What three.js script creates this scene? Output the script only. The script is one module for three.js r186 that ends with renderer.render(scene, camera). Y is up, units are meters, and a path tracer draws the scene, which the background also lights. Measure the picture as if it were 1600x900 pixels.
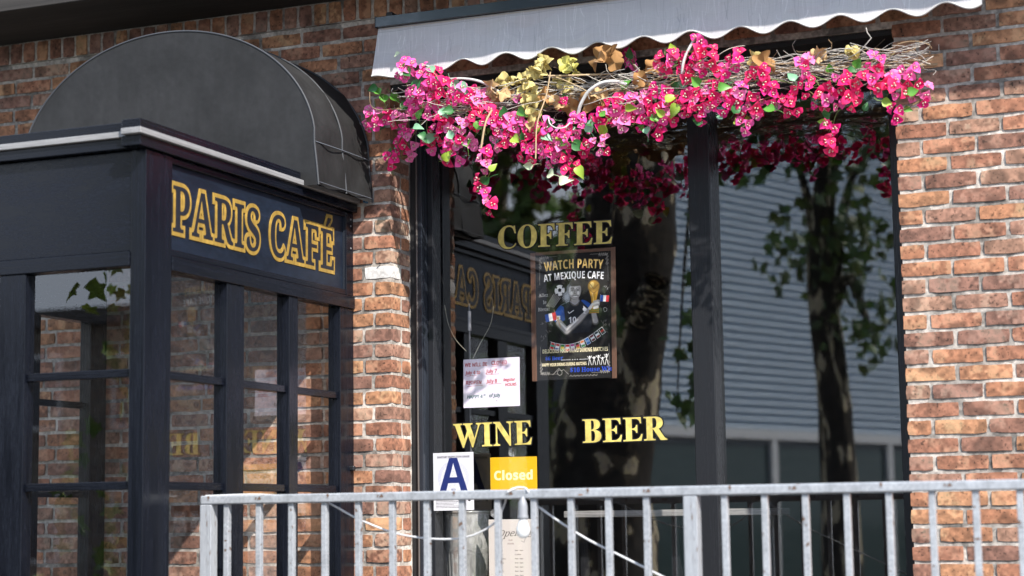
import * as THREE from 'three';
import { FontLoader } from 'three/addons/loaders/FontLoader.js';
import { RoundedBoxGeometry } from 'three/addons/geometries/RoundedBoxGeometry.js';
import { mergeGeometries } from 'three/addons/utils/BufferGeometryUtils.js';

// ---------------------------------------------------------------- camera, sky, sun, exposure
const scene = new THREE.Scene();
const R = THREE.MathUtils.degToRad;
const camera = new THREE.PerspectiveCamera(17.64, 16 / 9, 0.1, 900);
camera.position.set(3.02, 1.0, 7.29);
camera.rotation.order = 'YXZ';
camera.rotation.set(R(7.08), R(22.5), R(-0.8));
camera.focus = 7.95; camera.userData.fStop = 1.7;
scene.add(camera);
const sunDir = new THREE.Vector3(0.56, 0.69, 0.46).normalize();
{ // pale hazy summer sky with thin cloud
  const w = 512, h = 256, d = new Float32Array(w * h * 4), K = (a, b, q) => { let n = (a * 374761393 + b * 668265263 + q * 974126177) | 0; n = Math.imul(n ^ (n >>> 13), 1274126177); return ((n ^ (n >>> 16)) >>> 0) / 4294967296; };
  const N = (x, y, px, q) => { const xi = Math.floor(x), yi = Math.floor(y), u = (x - xi) ** 2 * (3 - 2 * (x - xi)), v = (y - yi) ** 2 * (3 - 2 * (y - yi)), g = (a, b) => K(((a % px) + px) % px, b, q); return (g(xi, yi) * (1 - u) + g(xi + 1, yi) * u) * (1 - v) + (g(xi, yi + 1) * (1 - u) + g(xi + 1, yi + 1) * u) * v; };
  for (let y = 0; y < h; y++) for (let x = 0; x < w; x++) {
    const el = Math.max(0, Math.sin(((y + 0.5) / h - 0.5) * Math.PI)), t = Math.pow(1 - el, 2.2), i = (y * w + x) * 4, U = x / w, Vv = y / h;
    const c = 0.55 * N(U * 12, Vv * 14, 12, 1) + 0.3 * N(U * 28, Vv * 32, 28, 2) + 0.15 * N(U * 64, Vv * 70, 64, 3), k = Math.min(1, Math.max(0, (c - 0.42) / 0.3)) * 0.6;
    [[0.32, 1.02], [0.47, 1.13], [0.76, 1.30]].forEach(([z, hz], n) => { const b = z + (hz - z) * t; d[i + n] = b + ([1.12, 1.17, 1.24][n] - b) * k; }); d[i + 3] = 1;
  }
  const t = new THREE.DataTexture(d, w, h, THREE.RGBAFormat, THREE.FloatType); t.mapping = THREE.EquirectangularReflectionMapping; t.magFilter = THREE.LinearFilter; t.colorSpace = THREE.LinearSRGBColorSpace; t.needsUpdate = true;
  scene.background = t; scene.environment = t;
}
const sun = new THREE.DirectionalLight(new THREE.Color(1, 0.94, 0.86), 4.7);
sun.name = 'sun';
sun.position.copy(sunDir).multiplyScalar(40); sun.target.position.set(0, 1.5, 0);
sun.castShadow = true; sun.shadow.radius = 1.2; sun.shadow.mapSize.set(4096, 4096);
Object.assign(sun.shadow.camera, { left: -16, right: 16, top: 16, bottom: -16, near: 1, far: 90 });
scene.add(sun, sun.target);
const renderer = new THREE.WebGLRenderer({ antialias: true });
renderer.toneMapping = THREE.LinearToneMapping;
renderer.toneMappingExposure = 2.0;
renderer.shadowMap.enabled = true;

// ---------------------------------------------------------------- helpers
let seed = 20240704;
const rnd = () => { seed = (seed * 1664525 + 1013904223) >>> 0; return seed / 4294967296; };
const rr = (a, b) => a + (b - a) * rnd();
const pick = (a) => a[Math.floor(rnd() * a.length)];
const hash = (x, y, s = 0) => { let n = (x * 374761393 + y * 668265263 + s * 1274126177) | 0; n = Math.imul(n ^ (n >>> 13), 1274126177); return ((n ^ (n >>> 16)) >>> 0) / 4294967296; };
function vnoise(x, y, p, s) { // value noise, tiles with period p
  const xi = Math.floor(x), yi = Math.floor(y), fx = x - xi, fy = y - yi, w = (a) => ((a % p) + p) % p;
  const u = fx * fx * (3 - 2 * fx), v = fy * fy * (3 - 2 * fy);
  const a = hash(w(xi), w(yi), s), b = hash(w(xi + 1), w(yi), s), c = hash(w(xi), w(yi + 1), s), d = hash(w(xi + 1), w(yi + 1), s);
  return a + (b - a) * u + (c - a) * v + (a - b - c + d) * u * v;
}
function fbm(u, v, f, oct, s) { let t = 0, a = 0.5, n = 0; for (let i = 0; i < oct; i++) { t += a * vnoise(u * f, v * f, f, s + i * 7); n += a; a *= 0.5; f *= 2; } return t / n; }
function dataTex(w, h, fn, srgb = true) {
  const d = new Uint8Array(w * h * 4);
  for (let y = 0; y < h; y++) for (let x = 0; x < w; x++) {
    const c = fn(x / w, y / h), i = (y * w + x) * 4;
    for (let k = 0; k < 3; k++) d[i + k] = Math.max(0, Math.min(255, c[k] ?? c[0]));
    d[i + 3] = 255;
  }
  const t = new THREE.DataTexture(d, w, h); t.magFilter = THREE.LinearFilter; t.minFilter = THREE.LinearMipmapLinearFilter; t.generateMipmaps = true;
  t.wrapS = t.wrapT = THREE.RepeatWrapping; if (srgb) t.colorSpace = THREE.SRGBColorSpace; t.needsUpdate = true; return t;
}
function canvasTex(w, h, draw) {
  const c = document.createElement('canvas'); c.width = w; c.height = h; draw(c.getContext('2d'), w, h);
  const t = new THREE.CanvasTexture(c); t.colorSpace = THREE.SRGBColorSpace; t.magFilter = THREE.LinearFilter; t.anisotropy = 8; return t;
}
const rep = (t, x, y) => { const c = t.clone(); c.repeat.set(x, y); c.needsUpdate = true; return c; };
const lin = (r, g, b) => new THREE.Color().setRGB(r, g, b);
const std = (color, roughness = 0.8, o = {}) => new THREE.MeshStandardMaterial({ color, roughness, ...o });
const phy = (color, roughness = 0.8, o = {}) => new THREE.MeshPhysicalMaterial({ color, roughness, ...o });
const used = {};
function numbered(n) { const k = used[n] = (used[n] ?? -1) + 1; return k ? `${n}_${String(k).padStart(3, '0')}` : n; }
const shadow = (m) => { m.castShadow = m.receiveShadow = true; return m; };
function part(name, geo, mat, parent) { const m = shadow(new THREE.Mesh(geo, mat)); m.name = name; parent.add(m); return m; }
function info(o, label, category, group) { o.userData.label = label; o.userData.category = category; if (group) o.userData.group = group; return o; }
function thing(name, label, category, pos = [0, 0, 0], group) { const o = new THREE.Group(); o.name = numbered(name); o.position.set(...pos); scene.add(o); return info(o, label, category, group); }
function solo(name, geo, mat, label, category, group) { const m = part(numbered(name), geo, mat, scene); return info(m, label, category, group); }
function struct(name, geo, mat) { const m = part(numbered(name), geo, mat, scene); m.userData.kind = 'structure'; return m; }
// box by its extents, edges chamfered when r > 0
function bx(x0, x1, y0, y1, z0, z1, r = 0) {
  const w = x1 - x0, h = y1 - y0, d = z1 - z0;
  const g = r ? new RoundedBoxGeometry(w, h, d, 1, Math.min(r, w / 2.2, h / 2.2, d / 2.2)) : new THREE.BoxGeometry(w, h, d);
  return g.translate((x0 + x1) / 2, (y0 + y1) / 2, (z0 + z1) / 2);
}
const V = (p) => new THREE.Vector3(...p);
function tube(pts, r, seg = 12, rad = 6, closed = false) { return new THREE.TubeGeometry(new THREE.CatmullRomCurve3(pts.map(V), closed), seg, r, rad, closed); }
function uvMetres(g, sx = 1, sy = 1, ox = 0, oy = 0) { // box-projected uv in metres
  const p = g.attributes.position, n = g.attributes.normal, uv = new Float32Array(p.count * 2);
  for (let i = 0; i < p.count; i++) {
    const ax = Math.abs(n.getX(i)), ay = Math.abs(n.getY(i)), az = Math.abs(n.getZ(i));
    let u, v; if (az >= ax && az >= ay) { u = p.getX(i); v = p.getY(i); } else if (ax >= ay) { u = p.getZ(i); v = p.getY(i); } else { u = p.getX(i); v = p.getZ(i); }
    uv[i * 2] = u * sx + ox; uv[i * 2 + 1] = v * sy + oy;
  }
  g.setAttribute('uv', new THREE.BufferAttribute(uv, 2)); return g;
}
function merged(list) { return mergeGeometries(list.map((g) => { const n = g.index ? g.toNonIndexed() : g; for (const k of Object.keys(n.attributes)) if (!['position', 'normal', 'uv', 'color'].includes(k)) n.deleteAttribute(k); return n; })); }

// ---------------------------------------------------------------- materials
const brickTex = [0, 1, 2].map((s) => dataTex(256, 256, (u, v) => {
  const a = fbm(u, v, 6, 4, 11 + s * 31), b = fbm(u, v, 40, 3, 51 + s * 17), c = fbm(u, v, 9, 4, 93 + s * 13), d = fbm(u, v, 90, 1, 5 + s);
  let k = 0.72 + 0.42 * (a - 0.5) + 0.42 * (b - 0.5) + (d > 0.86 ? -0.25 : 0);
  let r = 255 * k, g = 250 * k, bl = 245 * k;
  const lime = THREE.MathUtils.smoothstep(c + 0.25 * (b - 0.5), 0.52, 0.68) * 0.6; // lime bloom left by the mortar
  r += (250 - r) * lime * 0.7; g += (250 - g) * lime; bl += (250 - bl) * lime;
  const soot = THREE.MathUtils.smoothstep(a + 0.2 * (b - 0.5), 0.62, 0.78) * 0.35; r *= 1 - soot; g *= 1 - soot; bl *= 1 - soot;
  return [r, g, bl];
}));
const grainTex = dataTex(256, 256, (u, v) => { const k = 128 + 190 * (fbm(u, v, 24, 4, 3) - 0.5); return [k, k, k]; }, false);
const brickPal = [[0.589, 0.275, 0.158], [0.52, 0.243, 0.158], [0.417, 0.212, 0.154], [0.675, 0.347, 0.191], [0.503, 0.279, 0.205], [0.563, 0.261, 0.163], [0.391, 0.207, 0.158], [0.632, 0.307, 0.172], [0.572, 0.334, 0.238]];
const brickMats = brickPal.map((c, i) => std(lin(...c), 0.92, { map: brickTex[i % 3], bumpMap: grainTex, bumpScale: 0.004 }));
const mortarTex = dataTex(512, 512, (u, v) => { const a = fbm(u, v, 8, 4, 201), b = fbm(u, v, 80, 2, 207), c = fbm(u, v, 5, 3, 214); let k = 0.74 + 0.5 * (a - 0.5) + 0.36 * (b - 0.5); const s = c > 0.56 ? 0.8 : 1; k *= s; return [236 * k, 228 * k, 220 * k]; });
const mortar = std(lin(0.8, 0.79, 0.77), 0.95, { map: mortarTex, bumpMap: grainTex, bumpScale: 0.006 });
const concrete = std(lin(0.34, 0.33, 0.31), 0.9, { map: mortarTex });
const dustTex = dataTex(256, 256, (u, v) => { const a = fbm(u, v, 6, 5, 301), b = fbm(u * 1, v, 60, 2, 309); const k = 205 + 90 * (a - 0.5) + 60 * (b - 0.5); return [k, k, k]; });
const limedBrick = std(lin(0.92, 0.90, 0.88), 0.9, { map: dustTex, bumpMap: grainTex, bumpScale: 0.003 });
const streakTex = dataTex(512, 256, (u, v) => { const a = fbm(u, v * 0.25, 32, 3, 401), b = fbm(u, v, 60, 2, 404); const k = 190 + 90 * (a - 0.5) + 40 * (b - 0.5); return [k, k, k]; });
const stainTex = dataTex(512, 512, (u, v) => { const a = fbm(u, v, 5, 5, 701), b = fbm(u, v, 50, 2, 706), c = fbm(u, v * 0.2, 40, 3, 711); const k = 175 + 170 * (a - 0.5) + 50 * (b - 0.5) + 70 * (c - 0.5); return [k, k * 0.98, k * 0.95]; });
const railTex = dataTex(512, 512, (u, v) => { const a = fbm(u, v, 10, 4, 801), b = fbm(u, v, 70, 2, 805), c = fbm(u, v, 30, 3, 809); if (c > 0.80) return [140, 108, 88]; const k = 208 + 40 * (a - 0.5) + 36 * (b - 0.5) - (c > 0.74 ? 22 : 0); return [k, k, k]; });
const navy = phy(lin(0.008, 0.010, 0.017), 0.38, { roughnessMap: dustTex, map: dustTex, specularIntensity: 0.45 });
const signNavy = phy(lin(0.014, 0.022, 0.040), 0.42, { map: dustTex, specularIntensity: 0.45 });
const frameBlack = phy(lin(0.016, 0.017, 0.020), 0.4, { roughnessMap: dustTex, specularIntensity: 0.45 });
const frameSlate = phy(lin(0.042, 0.050, 0.066), 0.35, { roughnessMap: dustTex, map: streakTex, specularIntensity: 0.45 });
const blackSeal = std(lin(0.008, 0.008, 0.009), 0.7);
const paleStrip = std(lin(0.36, 0.36, 0.37), 0.45, { map: dustTex });
const glass = phy(0xffffff, 0, { transmission: 1, thickness: 0, ior: 2.1 });
const clearGlass = phy(0xffffff, 0, { transmission: 1, thickness: 0, ior: 1.8 });
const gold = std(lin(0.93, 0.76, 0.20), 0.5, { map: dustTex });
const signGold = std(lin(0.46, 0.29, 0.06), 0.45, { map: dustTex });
const ink = std(lin(0.006, 0.006, 0.007), 0.6);
const signInk = std(lin(0.008, 0.010, 0.016), 0.5);
const galv = std(lin(0.55, 0.55, 0.53), 0.38, { metalness: 0.25, roughnessMap: dustTex, map: dustTex });
const railPaint = std(lin(0.52, 0.55, 0.595), 0.36, { metalness: 0.15, map: railTex, roughnessMap: dustTex });
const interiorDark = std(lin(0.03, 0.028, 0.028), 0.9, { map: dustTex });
const canvasDark = std(lin(0.017, 0.018, 0.021), 0.7, { map: stainTex, bumpMap: grainTex, bumpScale: 0.002 });
const whitePlastic = std(lin(0.84, 0.83, 0.81), 0.45, { map: dustTex });

// ---------------------------------------------------------------- ground, street
struct('ground', new THREE.PlaneGeometry(600, 600).rotateX(-Math.PI / 2).translate(0, -0.9, 0), std(lin(0.12, 0.12, 0.11), 0.95));
struct('road', bx(-60, 60, -0.88, -0.64, 5.7, 12.5), std(lin(0.055, 0.055, 0.057), 0.92, { map: rep(mortarTex, 30, 3) }));
struct('sidewalk', bx(-60, 60, -0.88, -0.5, 1.75, 5.7), std(lin(0.36, 0.35, 0.33), 0.92, { map: rep(mortarTex, 40, 2) }));
struct('far_sidewalk', bx(-60, 60, -0.88, -0.52, 12.5, 30), std(lin(0.33, 0.32, 0.30), 0.92, { map: rep(mortarTex, 40, 6) }));
struct('patio_floor', bx(-0.7, 6, -0.88, 0, 0.02, 1.74), std(lin(0.30, 0.28, 0.26), 0.9, { map: rep(mortarTex, 6, 2) }));

// ---------------------------------------------------------------- the brick building
const building = thing('brick_building', 'old red brick building with pale thick mortar and deep dark cornice', 'building');
const ROW = 0.069, Y0 = 2.26; // courses run at Y0 + k * ROW
const looseBricks = [];
function brickGeo(w, h, d) {
  const g = new THREE.BoxGeometry(w, h, d, 5, 2, 2), p = g.attributes.position, s = Math.floor(rnd() * 1e6);
  for (let i = 0; i < p.count; i++) {
    const x = p.getX(i), y = p.getY(i), z = p.getZ(i);
    const qx = Math.round((x / w + 0.5) * 10), qy = Math.round((y / h + 0.5) * 4), qz = Math.round((z / d + 0.5) * 4);
    const ex = qx === 0 || qx === 10, ey = qy === 0 || qy === 4, ez = qz === 0 || qz === 4, edges = ex + ey + ez;
    const j = (k) => hash(qx + qy * 11, qz * 17 + k, s) - 0.5;
    const pull = edges >= 2 ? (edges === 3 ? 0.0025 : 0.0009) + 0.003 * Math.max(0, j(5)) : 0;
    p.setXYZ(i, x - Math.sign(x) * (ex ? pull : 0) + j(1) * 0.003, y - Math.sign(y) * (ey ? pull : 0) + j(2) * 0.003, z - Math.sign(z) * (ez ? pull : 0) + j(3) * 0.002);
  }
  g.computeVertexNormals();
  return uvMetres(g, 1.6, 1.6, hash(s, 1), hash(s, 2));
}
function layBrick(x0, x1, y0, y1, z0, z1, loose, mat) {
  if (x1 - x0 < 0.015) return;
  const g = brickGeo(x1 - x0, y1 - y0, z1 - z0).rotateZ(rr(-0.006, 0.006)).translate((x0 + x1) / 2 + 0, (y0 + y1) / 2 + rr(-0.0015, 0.0015), (z0 + z1) / 2 + rr(-0.002, 0.002));
  mat = mat ?? pick(brickMats);
  if (loose) looseBricks.push([g, mat]); else part('brick', g, mat, building);
}
const J = 0.0125; // joint
const CX = -0.575; // the corner of the pier beside the window
for (let k = -27; k <= 13; k++) {
  const y0 = Y0 + k * ROW + J / 2, y1 = y0 + ROW - J, A = ((k % 2) + 2) % 2 === 0;
  if (y1 > 3.235) break;
  // pier: corner brick, closer in the reveal, then running bond leftwards
  const c = A ? CX - 0.082 : CX - 0.134;
  const aboveHead = y0 > 2.93;
  const jit = rr(-0.005, 0.005);
  if (!aboveHead) {
    layBrick(c + jit, CX, y0, y1, A ? -0.19 : -0.10, 0, false, k === -3 ? limedBrick : undefined);
    if (!A) layBrick(CX - 0.09, CX, y0, y1, -0.192, -0.112, false);
  }
  let x = aboveHead ? (A ? 1.6 : 1.49) : c + jit - J;
  const end = -3.3;
  while (x > end) {
    const w = rr(0.192, 0.204);
    layBrick(x - w, x, y0, y1, -0.1, 0, x < (y1 < 2.33 ? -0.75 : -0.98) || x > 1.12);
    x -= w + rr(0.010, 0.016);
  }
  // right-hand pier, past the second pane
  x = aboveHead ? (A ? 1.615 : 1.505) : 1.66; let first = true;
  while (x < 3.2) { const w = first && A && !aboveHead ? 0.095 : rr(0.192, 0.204); layBrick(x, x + w, y0, y1, -0.1, 0, true); x += w + rr(0.009, 0.015); first = false; }
}
for (let x = -3.25; x < 3.2; x += 0.0765) layBrick(x, x + 0.064 + rr(-0.002, 0.002), 3.243, 3.34, -0.085, 0.014, x < -1.0 || x > 1.05); // header course
for (const m of [...new Set(looseBricks.map((b) => b[1]))]) { const o = part('brickwork', merged(looseBricks.filter((b) => b[1] === m).map((b) => b[0])), m, building); o.userData.kind = 'stuff'; }
const bed = (x0, x1, y0, y1, z1 = -0.0065) => part('mortar_bed', uvMetres(bx(x0, x1, y0, y1, -0.32, z1), 1.1, 1.1), mortar, building);
bed(-3.3, CX - 0.005, 0.3, 2.93); bed(1.668, 3.3, 0.3, 2.93); bed(-3.3, 3.3, 2.93, 3.242); bed(-3.3, 3.3, 3.242, 3.345, 0.006);
part('plinth', bx(-3.3, 3.3, -0.6, 0.3, -0.32, 0.01), concrete, building);
part('cornice', bx(-3.3, 3.6, 3.346, 3.43, -0.2, 0.5, 0.006), std(lin(0.045, 0.04, 0.037), 0.85, { map: dustTex }), building);
part('upper_wall', bx(-3.3, 3.3, 3.43, 5.2, -0.3, -0.01), std(lin(0.3, 0.12, 0.08), 0.95, { map: rep(brickTex[0], 12, 4) }), building);
part('lintel', bx(CX - 0.1, 1.76, 2.905, 2.926, -0.3, -0.012), blackSeal, building);
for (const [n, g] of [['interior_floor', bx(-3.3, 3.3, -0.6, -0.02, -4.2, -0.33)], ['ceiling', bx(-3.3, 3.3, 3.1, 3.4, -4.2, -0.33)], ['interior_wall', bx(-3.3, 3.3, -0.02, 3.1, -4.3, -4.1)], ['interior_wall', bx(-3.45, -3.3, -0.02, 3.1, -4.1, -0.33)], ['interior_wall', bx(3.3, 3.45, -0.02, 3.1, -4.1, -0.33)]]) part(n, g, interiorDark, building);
// small fixings on the pier
part('wall_anchor', new THREE.CylinderGeometry(0.006, 0.006, 0.03, 10).rotateX(Math.PI / 2).translate(-0.69, 2.405, 0.02), std(lin(0.05, 0.16, 0.3), 0.5), building);
part('nail', new THREE.CylinderGeometry(0.003, 0.003, 0.014, 8).rotateX(Math.PI / 2).translate(-0.628, 2.128, 0.006), ink, building);
part('cable_tie', tube([[-0.735, 2.79, 0.012], [-0.71, 2.75, 0.03], [-0.735, 2.70, 0.02], [-0.745, 2.66, 0.015]], 0.002, 16, 5), whitePlastic, building);

// ---------------------------------------------------------------- shop window
const ZG = -0.345;
const win = thing('shop_window', 'large dark shop window with slate metal frame beside brick pier', 'window');
part('seal', bx(CX + 0.001, -0.543, 0.45, 2.9, -0.26, -0.2), blackSeal, win);
part('bead', bx(-0.5428, -0.536, 0.45, 2.9, -0.26, -0.186, 0.002), std(lin(0.17, 0.15, 0.14), 0.5, { map: dustTex }), win);
part('jamb', bx(-0.5358, -0.515, 0.45, 2.9, -0.375, -0.19, 0.003), frameSlate, win);
part('glazing_stop', bx(-0.5148, -0.488, 0.45, 2.9, -0.335, -0.25, 0.003), frameBlack, win);
part('inner_stop', bx(-0.5148, -0.497, 0.45, 2.9, -0.385, -0.336), frameBlack, win);
part('head_frame', bx(CX + 0.001, 1.66, 2.79, 2.904, -0.385, -0.2, 0.003), frameBlack, win);
part('mullion', bx(0.715, 0.81, 0.45, 2.79, -0.385, -0.27, 0.004), frameBlack, win);
part('jamb', bx(1.6, 1.66, 0.45, 2.79, -0.385, -0.185, 0.004), frameBlack, win);
part('sill', bx(CX + 0.001, 1.66, 0.3, 0.45, -0.32, 0.03, 0.006), concrete, win);
part('window_board', bx(CX, 1.66, 0.36, 0.4, -0.9, -0.386, 0.004), std(lin(0.2, 0.12, 0.075), 0.6, { map: streakTex }), win);
part('pane', new THREE.PlaneGeometry(1.212, 2.34).translate(0.109, 1.62, ZG), glass, win);
part('pane', new THREE.PlaneGeometry(0.79, 2.34).translate(1.205, 1.62, ZG), glass, win);

// ---------------------------------------------------------------- vinyl lettering on the glass
const loader = new FontLoader();
const serif = await loader.loadAsync('fonts/droid/droid_serif_bold.typeface.json');
function advance(font, ch, size) { const g = font.data.glyphs[ch] ?? font.data.glyphs['?']; return g.ha * size / font.data.resolution; }
function lettering(o, word, x0, x1, cap, faceMat, backMat, backSize, faceDepth, backDepth, bevelSeg, gap = 0, fat = 0) {
  const size = cap / 0.98 * 1.0; let w = 0; const adv = [...word].map((c) => { const a = advance(serif, c, size) + gap; w += a; return a; });
  const sx = (x1 - x0) / (w - gap); let x = 0;
  [...word].forEach((c, i) => {
    if (c !== ' ') {
      const shapes = serif.generateShapes(c, size);
      const face = new THREE.ExtrudeGeometry(shapes, { depth: faceDepth, bevelEnabled: fat > 0, bevelSize: fat, bevelThickness: 0.0001, bevelSegments: 1, curveSegments: 8 });
      const back = new THREE.ExtrudeGeometry(shapes, { depth: backDepth, bevelEnabled: true, bevelSize: backSize, bevelThickness: 0.0003, bevelSegments: bevelSeg, curveSegments: 8 });
      for (const g of [face, back]) g.scale(sx, 1, 1).translate(x0 + x * sx, 0, 0);
      face.translate(0, 0, backDepth + 0.0008); back.translate(0, 0, 0.0003);
      const l = part('letter', face, faceMat, o); part('outline', back, backMat, l);
    }
    x += adv[i];
  });
  return o;
}
const capOf = (h) => h / 0.714 * 0.98; // font size for a capital of height h
// high contrast roman capitals, drawn on a capital height of 1: outline, holes, advance
const bigStem = 'M0 0.95 Q0.1 0.945 0.1 0.9 L0.1 0.1 Q0.1 0.055 0 0.05';
const roman = {
  I: [['M0 0 L0.42 0 L0.42 0.05 Q0.315 0.055 0.315 0.11 L0.315 0.89 Q0.315 0.945 0.42 0.95 L0.42 1 L0 1 L0 0.95 Q0.105 0.945 0.105 0.89 L0.105 0.11 Q0.105 0.055 0 0.05'], 0.47],
  E: [['M0 0 L0.655 0 L0.7 0.28 L0.655 0.285 Q0.6 0.06 0.4 0.06 L0.315 0.06 L0.315 0.475 Q0.46 0.475 0.47 0.34 L0.515 0.34 L0.515 0.675 L0.47 0.675 Q0.46 0.53 0.315 0.53 L0.315 0.94 L0.42 0.94 Q0.585 0.94 0.615 0.74 L0.66 0.74 L0.645 1 L0 1 L' + bigStem.slice(1)], 0.75],
  F: [['M0 0 L0.46 0 L0.46 0.05 Q0.325 0.055 0.325 0.12 L0.325 0.47 Q0.46 0.47 0.47 0.33 L0.515 0.33 L0.515 0.67 L0.47 0.67 Q0.46 0.53 0.325 0.53 L0.325 0.94 L0.42 0.94 Q0.56 0.94 0.6 0.72 L0.645 0.72 L0.63 1 L0 1 L' + bigStem.slice(1)], 0.7],
  O: [['M0.38 -0.02 C0.6 -0.02 0.76 0.2 0.76 0.5 C0.76 0.8 0.6 1.02 0.38 1.02 C0.16 1.02 0 0.8 0 0.5 C0 0.2 0.16 -0.02 0.38 -0.02', 'M0.38 0.035 C0.25 0.035 0.22 0.24 0.22 0.5 C0.22 0.76 0.25 0.965 0.38 0.965 C0.51 0.965 0.54 0.76 0.54 0.5 C0.54 0.24 0.51 0.035 0.38 0.035'], 0.81],
  C: [['M0.66 1 L0.7 0.66 L0.655 0.655 Q0.6 0.955 0.43 0.96 C0.25 0.96 0.225 0.72 0.225 0.5 C0.225 0.25 0.26 0.05 0.46 0.05 Q0.6 0.05 0.69 0.22 L0.725 0.19 Q0.62 -0.02 0.4 -0.02 C0.17 -0.02 0 0.19 0 0.49 C0 0.8 0.18 1.02 0.42 1.02 Q0.53 1.02 0.585 0.965 Q0.61 0.95 0.625 1'], 0.77],
  W: [['M-0.01 1 L0.36 1 L0.36 0.95 Q0.27 0.945 0.285 0.88 L0.455 0.34 L0.56 0.68 L0.5 0.88 Q0.48 0.945 0.4 0.95 L0.4 1 L0.79 1 L0.79 0.95 Q0.69 0.945 0.705 0.88 L0.865 0.36 L1 0.82 Q1.03 0.94 0.93 0.95 L0.93 1 L1.16 1 L1.16 0.95 Q1.09 0.945 1.06 0.84 L0.8 -0.02 L0.755 -0.02 L0.6 0.5 L0.42 -0.02 L0.375 -0.02 L0.085 0.86 Q0.055 0.945 -0.01 0.95'], 1.17],
  N: [['M0 0 L0.27 0 L0.27 0.05 Q0.16 0.06 0.16 0.16 L0.16 0.8 L0.66 -0.02 L0.71 -0.02 L0.71 0.85 Q0.71 0.945 0.81 0.95 L0.81 1 L0.55 1 L0.55 0.95 Q0.655 0.94 0.655 0.85 L0.655 0.36 L0.27 1 L0 1 L0 0.95 Q0.07 0.945 0.105 0.89 L0.105 0.16 Q0.105 0.06 0 0.05'], 0.86],
  B: [['M0 0 L0.38 0 C0.58 0 0.69 0.1 0.69 0.27 C0.69 0.42 0.6 0.51 0.44 0.535 C0.57 0.565 0.645 0.64 0.645 0.765 C0.645 0.92 0.54 1 0.36 1 L0 1 L' + bigStem.slice(1), 'M0.315 0.555 L0.315 0.94 L0.35 0.94 C0.41 0.94 0.425 0.87 0.425 0.755 C0.425 0.61 0.4 0.555 0.34 0.555', 'M0.315 0.06 L0.315 0.5 L0.35 0.5 C0.43 0.5 0.46 0.43 0.46 0.285 C0.46 0.12 0.43 0.06 0.36 0.06'], 0.75],
  R: [['M0 0 L0.42 0 L0.42 0.05 Q0.315 0.055 0.315 0.12 L0.315 0.46 L0.345 0.46 L0.6 0 L0.84 0 L0.84 0.05 Q0.78 0.06 0.735 0.13 L0.535 0.49 C0.64 0.53 0.69 0.62 0.69 0.74 C0.69 0.92 0.56 1 0.38 1 L0 1 L' + bigStem.slice(1), 'M0.315 0.52 L0.315 0.94 L0.36 0.94 C0.44 0.94 0.465 0.87 0.465 0.735 C0.465 0.58 0.43 0.52 0.35 0.52'], 0.85] };
function trace(path, text, dx, sx, sy) {
  for (const m of text.matchAll(/([MLQC])([^MLQC]*)/g)) {
    const n = m[2].trim().split(/\s+/).map(Number).map((q, i) => (i % 2 ? q * sy : dx + q * sx));
    if (m[1] === 'M') path.moveTo(...n); else if (m[1] === 'L') path.lineTo(...n); else if (m[1] === 'Q') path.quadraticCurveTo(...n); else path.bezierCurveTo(...n);
  }
  path.closePath(); return path;
}
for (const [w, x0, x1, y, h, tilt, lab] of [
  ['COFFEE', -0.207, 0.345, 2.207, 0.103, -0.022, 'gold serif window lettering reading COFFEE'],
  ['WINE', -0.435, -0.05, 1.32, 0.106, 0.012, 'gold serif window lettering reading WINE'],
  ['BEER', 0.184, 0.572, 1.324, 0.102, 0.006, 'gold serif window lettering reading BEER']]) {
  const o = thing('window_lettering', lab, 'lettering', [x0, y, ZG + 0.001]); o.rotation.z = tilt;
  const total = [...w].reduce((a, c) => a + roman[c][1], 0), sx = (x1 - x0) / total; let x = 0;
  for (const c of w) {
    const [outline, ...holes] = roman[c][0], shape = trace(new THREE.Shape(), outline, x * sx, sx, h);
    shape.holes = holes.map((t) => trace(new THREE.Path(), t, x * sx, sx, h));
    const face = new THREE.ExtrudeGeometry(shape, { depth: 0.0006, bevelEnabled: false, curveSegments: 10 }).translate(0, 0, 0.0016);
    const back = new THREE.ExtrudeGeometry(shape, { depth: 0.0004, bevelEnabled: true, bevelSize: 0.0045, bevelThickness: 0.0003, bevelSegments: 1, curveSegments: 10 }).translate(0, 0, 0.0004);
    part('outline', back, ink, part('letter', face, gold, o)); x += roman[c][1];
  }
}

// ---------------------------------------------------------------- papers and signs in the window
function sheet(w, h, curl = 0, nx = 10, ny = 10) {
  const g = new THREE.PlaneGeometry(w, h, nx, ny), p = g.attributes.position, s = rnd() * 50;
  for (let i = 0; i < p.count; i++) { const u = p.getX(i) / w, v = p.getY(i) / h; p.setZ(i, -curl * (0.5 + 0.5 * Math.sin(u * 5 + s + v * 3)) * (0.3 + 0.7 * Math.abs(v + 0.2))); }
  g.computeVertexNormals(); return g;
}
function hand(c, text, x, y, size, color, st = 1) { // wobbly felt-tip writing
  c.fillStyle = color; c.strokeStyle = color; let cx = x;
  for (const ch of text) {
    c.save(); c.translate(cx, y + rr(-2, 2)); c.rotate(rr(-0.07, 0.05)); c.transform(1, 0, -0.08, 1, 0, 0); c.font = `${size * rr(0.94, 1.06)}px sans-serif`;
    c.fillText(ch, 0, 0); if (st > 1) { c.lineWidth = st; c.strokeText(ch, 0, 0); } const w = c.measureText(ch).width; c.restore(); cx += w * 0.98;
  }
  return cx;
}
function line(c, pts, color, w) { c.strokeStyle = color; c.lineWidth = w; c.lineCap = 'round'; c.lineJoin = 'round'; c.beginPath(); pts.forEach(([x, y], i) => (i ? c.lineTo(x, y) : c.moveTo(x, y))); c.stroke(); }
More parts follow.
